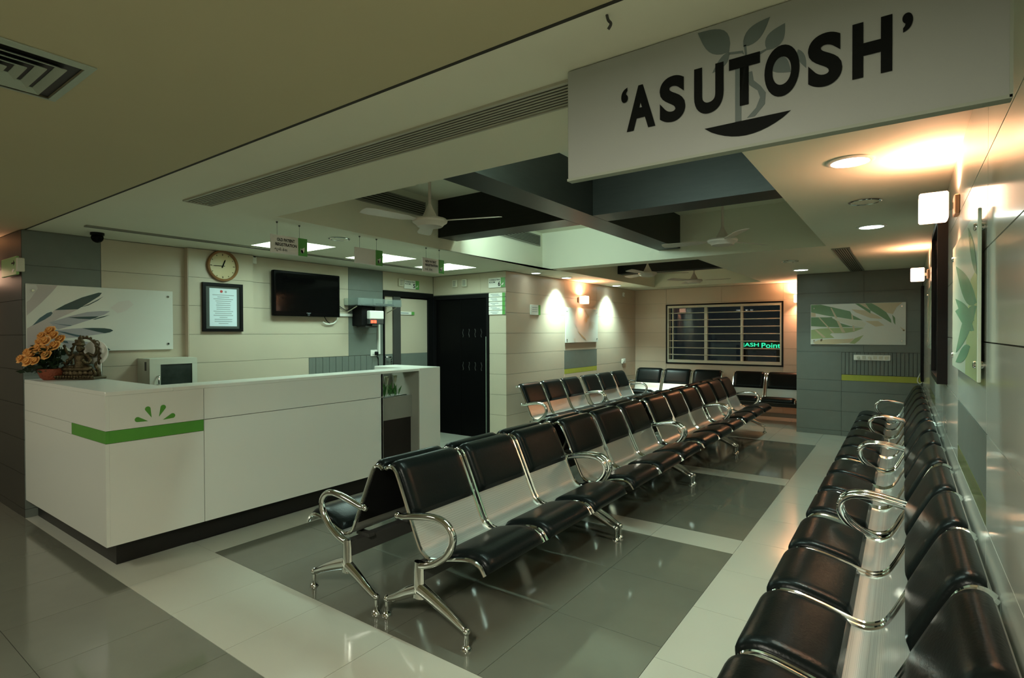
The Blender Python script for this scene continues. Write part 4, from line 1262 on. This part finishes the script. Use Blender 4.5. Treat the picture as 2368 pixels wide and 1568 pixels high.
MB().box(.275, .305, -.03, 0, .02, .528).build('vertical_run', M_WPAINT, tk)
MB().box(.275, .36, -.032, 0, .53, .56).build('elbow', M_WPAINT, tk)

# ------------------------------------------------------------------ art panels
ART_TV=[('mauve',[(0.004,0.994),(0.188,0.994),(0.153,0.891),(0.091,0.732),(0.004,0.536)]),
 ('palegrey',[(0.004,0.988),(0.061,0.986),(0.07,0.934),(0.023,0.767),(0.004,0.733)]),
 ('mauve',[(0.004,0.35),(0.04,0.405),(0.155,0.597),(0.166,0.625),(0.312,0.643),(0.202,0.518),(0.144,0.438),(0.197,0.391),(0.161,0.324),(0.184,0.325),(0.247,0.349),(0.188,0.248),(0.197,0.204),(0.126,0.006),(0.004,0.006)]),
 ('teal',[(0.034,0.389),(0.078,0.504),(0.122,0.578),(0.148,0.602),(0.156,0.58),(0.144,0.541),(0.109,0.485),(0.066,0.428)]),
 ('darkteal',[(0.168,0.625),(0.233,0.714),(0.34,0.832),(0.45,0.918),(0.473,0.917),(0.455,0.863),(0.387,0.758),(0.312,0.647)]),
 ('darkteal',[(0.33,0.679),(0.387,0.735),(0.441,0.804),(0.485,0.865),(0.445,0.793),(0.382,0.712)]),
 ('greylav',[(0.135,0.443),(0.27,0.545),(0.373,0.609),(0.46,0.63),(0.528,0.63),(0.485,0.572),(0.402,0.497),(0.27,0.394),(0.188,0.336)]),
 ('darkteal',[(0.247,0.523),(0.34,0.535),(0.45,0.546),(0.426,0.516),(0.392,0.497),(0.316,0.503)]),
 ('darkteal',[(0.404,0.492),(0.46,0.536),(0.527,0.573),(0.48,0.531),(0.426,0.495)]),
 ('teal',[(0.148,0.438),(0.197,0.416),(0.277,0.4),(0.261,0.392),(0.202,0.408)]),
 ('greylav',[(0.17,0.324),(0.27,0.35),(0.363,0.362),(0.46,0.357),(0.525,0.336),(0.485,0.277),(0.411,0.252),(0.316,0.222),(0.197,0.204)]),
 ('darkteal',[(0.337,0.358),(0.411,0.364),(0.485,0.36),(0.53,0.346),(0.548,0.323),(0.525,0.295),(0.49,0.279),(0.436,0.304),(0.378,0.337)]),
 ('teal',[(0.179,0.316),(0.233,0.299),(0.298,0.261),(0.356,0.237),(0.307,0.226),(0.251,0.26)]),
 ('greylav',[(0.197,0.177),(0.316,0.166),(0.402,0.138),(0.46,0.092),(0.525,0.022),(0.505,0.006),(0.407,0.006),(0.27,0.006)]),
 ('darkteal',[(0.443,0.095),(0.475,0.08),(0.505,0.051),(0.526,0.019),(0.515,0.007),(0.49,0.04)]),
 ('teal',[(0.197,0.177),(0.242,0.162),(0.251,0.127),(0.224,0.138)]),
 ('pinkish',[(0.53,0.686),(0.586,0.785),(0.664,0.818),(0.696,0.749),(0.643,0.649),(0.581,0.597)])]
ART_GREY=[('green',[(0.004,0.992),(0.115,0.994),(0.435,0.812),(0.454,0.725),(0.569,0.589),(0.466,0.61),(0.311,0.672),(0.211,0.704),(0.141,0.736),(0.005,0.807)]),
 ('green',[(0.005,0.681),(0.185,0.676),(0.236,0.682),(0.311,0.541),(0.435,0.452),(0.581,0.407),(0.466,0.43),(0.311,0.425),(0.121,0.443),(0.005,0.459)]),
 ('olive',[(0.005,0.363),(0.121,0.399),(0.311,0.411),(0.581,0.407),(0.478,0.315),(0.373,0.28),(0.236,0.28),(0.217,0.251),(0.267,0.164),(0.121,0.149),(0.005,0.133)]),
 ('tan',[(0.025,0.045),(0.089,0.112),(0.217,0.134),(0.373,0.135),(0.478,0.15),(0.435,0.049),(0.249,0.006),(0.057,0.006)]),
 ('olive',[(0.429,0.035),(0.484,0.15),(0.578,0.236),(0.533,0.107),(0.484,0.021)]),
 ('tan',[(0.447,0.862),(0.593,0.827),(0.725,0.688),(0.772,0.616),(0.647,0.64),(0.496,0.781)]),
 ('tan',[(0.593,0.571),(0.725,0.568),(0.789,0.461),(0.701,0.434)]),
 ('green',[(0.487,0.994),(0.527,0.994),(0.647,0.825),(0.647,0.747),(0.587,0.842)]),
 ('tan',[(0.527,0.994),(0.593,0.994),(0.641,0.839)]),
 ('green',[(0.593,0.994),(0.659,0.994),(0.73,0.899),(0.807,0.769),(0.853,0.599),(0.859,0.515),(0.772,0.644),(0.647,0.825)]),
 ('tan',[(0.662,0.994),(0.969,0.994),(0.911,0.891),(0.871,0.725),(0.818,0.755),(0.719,0.914)]),
 ('green',[(0.865,0.711),(0.894,0.64),(0.897,0.473),(0.88,0.529)]),
 ('tan',[(0.94,0.43),(0.994,0.353),(0.98,0.319)]),
 ('brown',[(0.969,0.36),(0.989,0.353),(0.983,0.321),(0.971,0.333)]),
 ('brown',[(0.109,0.119),(0.134,0.149),(0.131,0.083),(0.112,0.075)]),
 ('tan',[(0.005,0.8),(0.057,0.783),(0.057,0.694),(0.005,0.696)]),
 ('tan',[(0.089,0.671),(0.105,0.671),(0.264,0.288),(0.249,0.28)]),
 ('tan',[(0.22,0.916),(0.236,0.908),(0.386,0.294),(0.349,0.294)]),
 ('tan',[(0.447,0.74),(0.46,0.739),(0.487,0.337),(0.466,0.33)]),
 ('tan',[(0.044,0.37),(0.067,0.37),(0.173,0.178),(0.144,0.163)]),
 ('cream',[(0.236,0.66),(0.373,0.641),(0.557,0.579),(0.605,0.506),(0.575,0.414),(0.435,0.481),(0.299,0.585)])]
ART_LEFT=[('tan',[(0.565,0.949),(0.59,0.951),(0.699,0.759),(0.673,0.743)]),('tan',[(0.68,0.752),(0.715,0.848),(0.706,0.746),(0.679,0.698)]),
 ('tan',[(0.647,0.747),(0.646,0.849),(0.674,0.752),(0.67,0.699)]),('tan',[(0.619,0.729),(0.582,0.818),(0.641,0.744),(0.662,0.695)]),
 ('tan',[(0.603,0.706),(0.541,0.77),(0.618,0.728),(0.657,0.69)]),('tan',[(0.597,0.685),(0.521,0.721),(0.604,0.709),(0.654,0.685)]),
 ('tan',[(0.598,0.666),(0.515,0.676),(0.598,0.691),(0.653,0.68)]),('tan',[(0.605,0.646),(0.522,0.627),(0.598,0.67),(0.654,0.674)]),
 ('tan',[(0.618,0.629),(0.542,0.582),(0.604,0.65),(0.657,0.669)]),('tan',[(0.638,0.616),(0.576,0.543),(0.616,0.631),(0.661,0.665)]),
 ('sand',[(0.834,0.601),(0.926,0.53),(0.823,0.574),(0.733,0.634)]),('sand',[(0.816,0.546),(0.878,0.413),(0.794,0.525),(0.733,0.634)]),
 ('sand',[(0.79,0.513),(0.819,0.35),(0.762,0.501),(0.733,0.634)]),('sand',[(0.757,0.495),(0.75,0.321),(0.726,0.492),(0.733,0.634)]),
 ('sand',[(0.721,0.494),(0.68,0.331),(0.692,0.501),(0.733,0.634)]),('tan',[(0.345,0.328),(0.377,0.313),(0.565,0.142),(0.64,0.031),(0.499,0.143)]),
 ('sand',[(0.249,0.017),(0.225,0.124),(0.289,0.115),(0.273,0.031)]),('pinkish',[(0.289,0.702),(0.337,0.565),(0.329,0.428),(0.241,0.548)])]
def lf(p0, p1, w, cv=0.0):
    return [tuple(map(float, p)) for p in leaf(p0, p1, w, cv)]
ART_R1=[('lime',[(.62,.006),(.99,.006),(.99,.66),(.80,.62),(.72,.45),(.66,.25)]),
 ('leafgreen',lf((.99,.46),(.18,.82),.085,.03)),('leafgreen',lf((.92,.36),(.16,.56),.055,.02)),('leafgreen',lf((.92,.30),(.16,.46),.06,-.02)),
 ('leafgreen',lf((.99,.44),(.20,.12),.085,-.03)),('leafgreen',lf((.80,.20),(.20,.05),.05,.0)),('leafgreen',lf((.99,.62),(.70,.98),.05,.0))]
ART_R2=[('tan',lf((.1,.1),(.9,.8),.09,.05)),('olive',lf((.05,.4),(.8,.95),.06,.03)),('sand',lf((.3,.05),(.95,.4),.08,-.03)),('tan',lf((.05,.7),(.5,.97),.05))]
def art(loc, rot, w, h, prints, label, base=M_ARTW, yaw=0):
    t = thing('art_panel', label, 'picture', loc, rot, 'floral art panels')
    pn = MB().bbox(-w / 2, w / 2, -.022, -.012, 0, h, .002).build('panel', base, t)
    for i, (c, p) in enumerate(prints):
        y = -.0222 - .00012 * i
        MB().prism([(-w / 2 + u * w, v * h) for u, v in p], y - .0001, y).build('printed_petal', PRINT[c], pn)
    for sx_ in (-1, 1):
        for zz in (.055, h - .055):
            MB().lathe([(.010, -.029), (.012, -.026), (.012, 0.0), (.012, 0.001)], 10, (sx_ * (w / 2 - .045), 0, zz), axis='y').build('standoff', M_CHROME, t, True)
    return t
art((XT, 1.858, 1.352), 90, 1.10, .565, ART_TV, 'wide white art panel with dark teal petals behind the counter')
art((XS, 8.236, 1.336), 90, 1.148, .576, ART_LEFT, 'square white art panel with sandy palm print under the side wall lamp')
art((-.54, YP, 1.316), 0, 1.142, .585, ART_GREY, 'wide green and cream leaf art panel on the grey partition')
art((XR, 2.83, 1.335), -90, 1.08, .56, [(c, [(u, v) for u, v in p]) for c, p in ART_R1], 'glossy pale art panel with green petals on the near right wall', M_ARTR)
art((XR, 6.15, 1.345), -90, 1.09, .555, ART_R2, 'glossy art panel with tan leaves on the far right wall', M_ARTR)
nb = thing('framed_notice', 'large glass-fronted notice in a deep black frame on the right wall', 'picture', (XR, 4.55, 1.185), -90)
rect_frame(-.42, .42, 0, 1.0, .035, -.050, 0).build('frame', M_BLACKF, nb)
MB().box(-.385, .385, -.012, -.004, .035, .965).build('backing', mat('notice_pale', (.42, .50, .50), .3, var=.06), nb)
MB().box(-.30, .30, -.0135, -.0121, .12, .50).build('notice_sheet', M_PAPER, nb)
MB().box(-.385, .385, -.034, -.031, .035, .965).build('glass_pane', M_GLASS, nb)
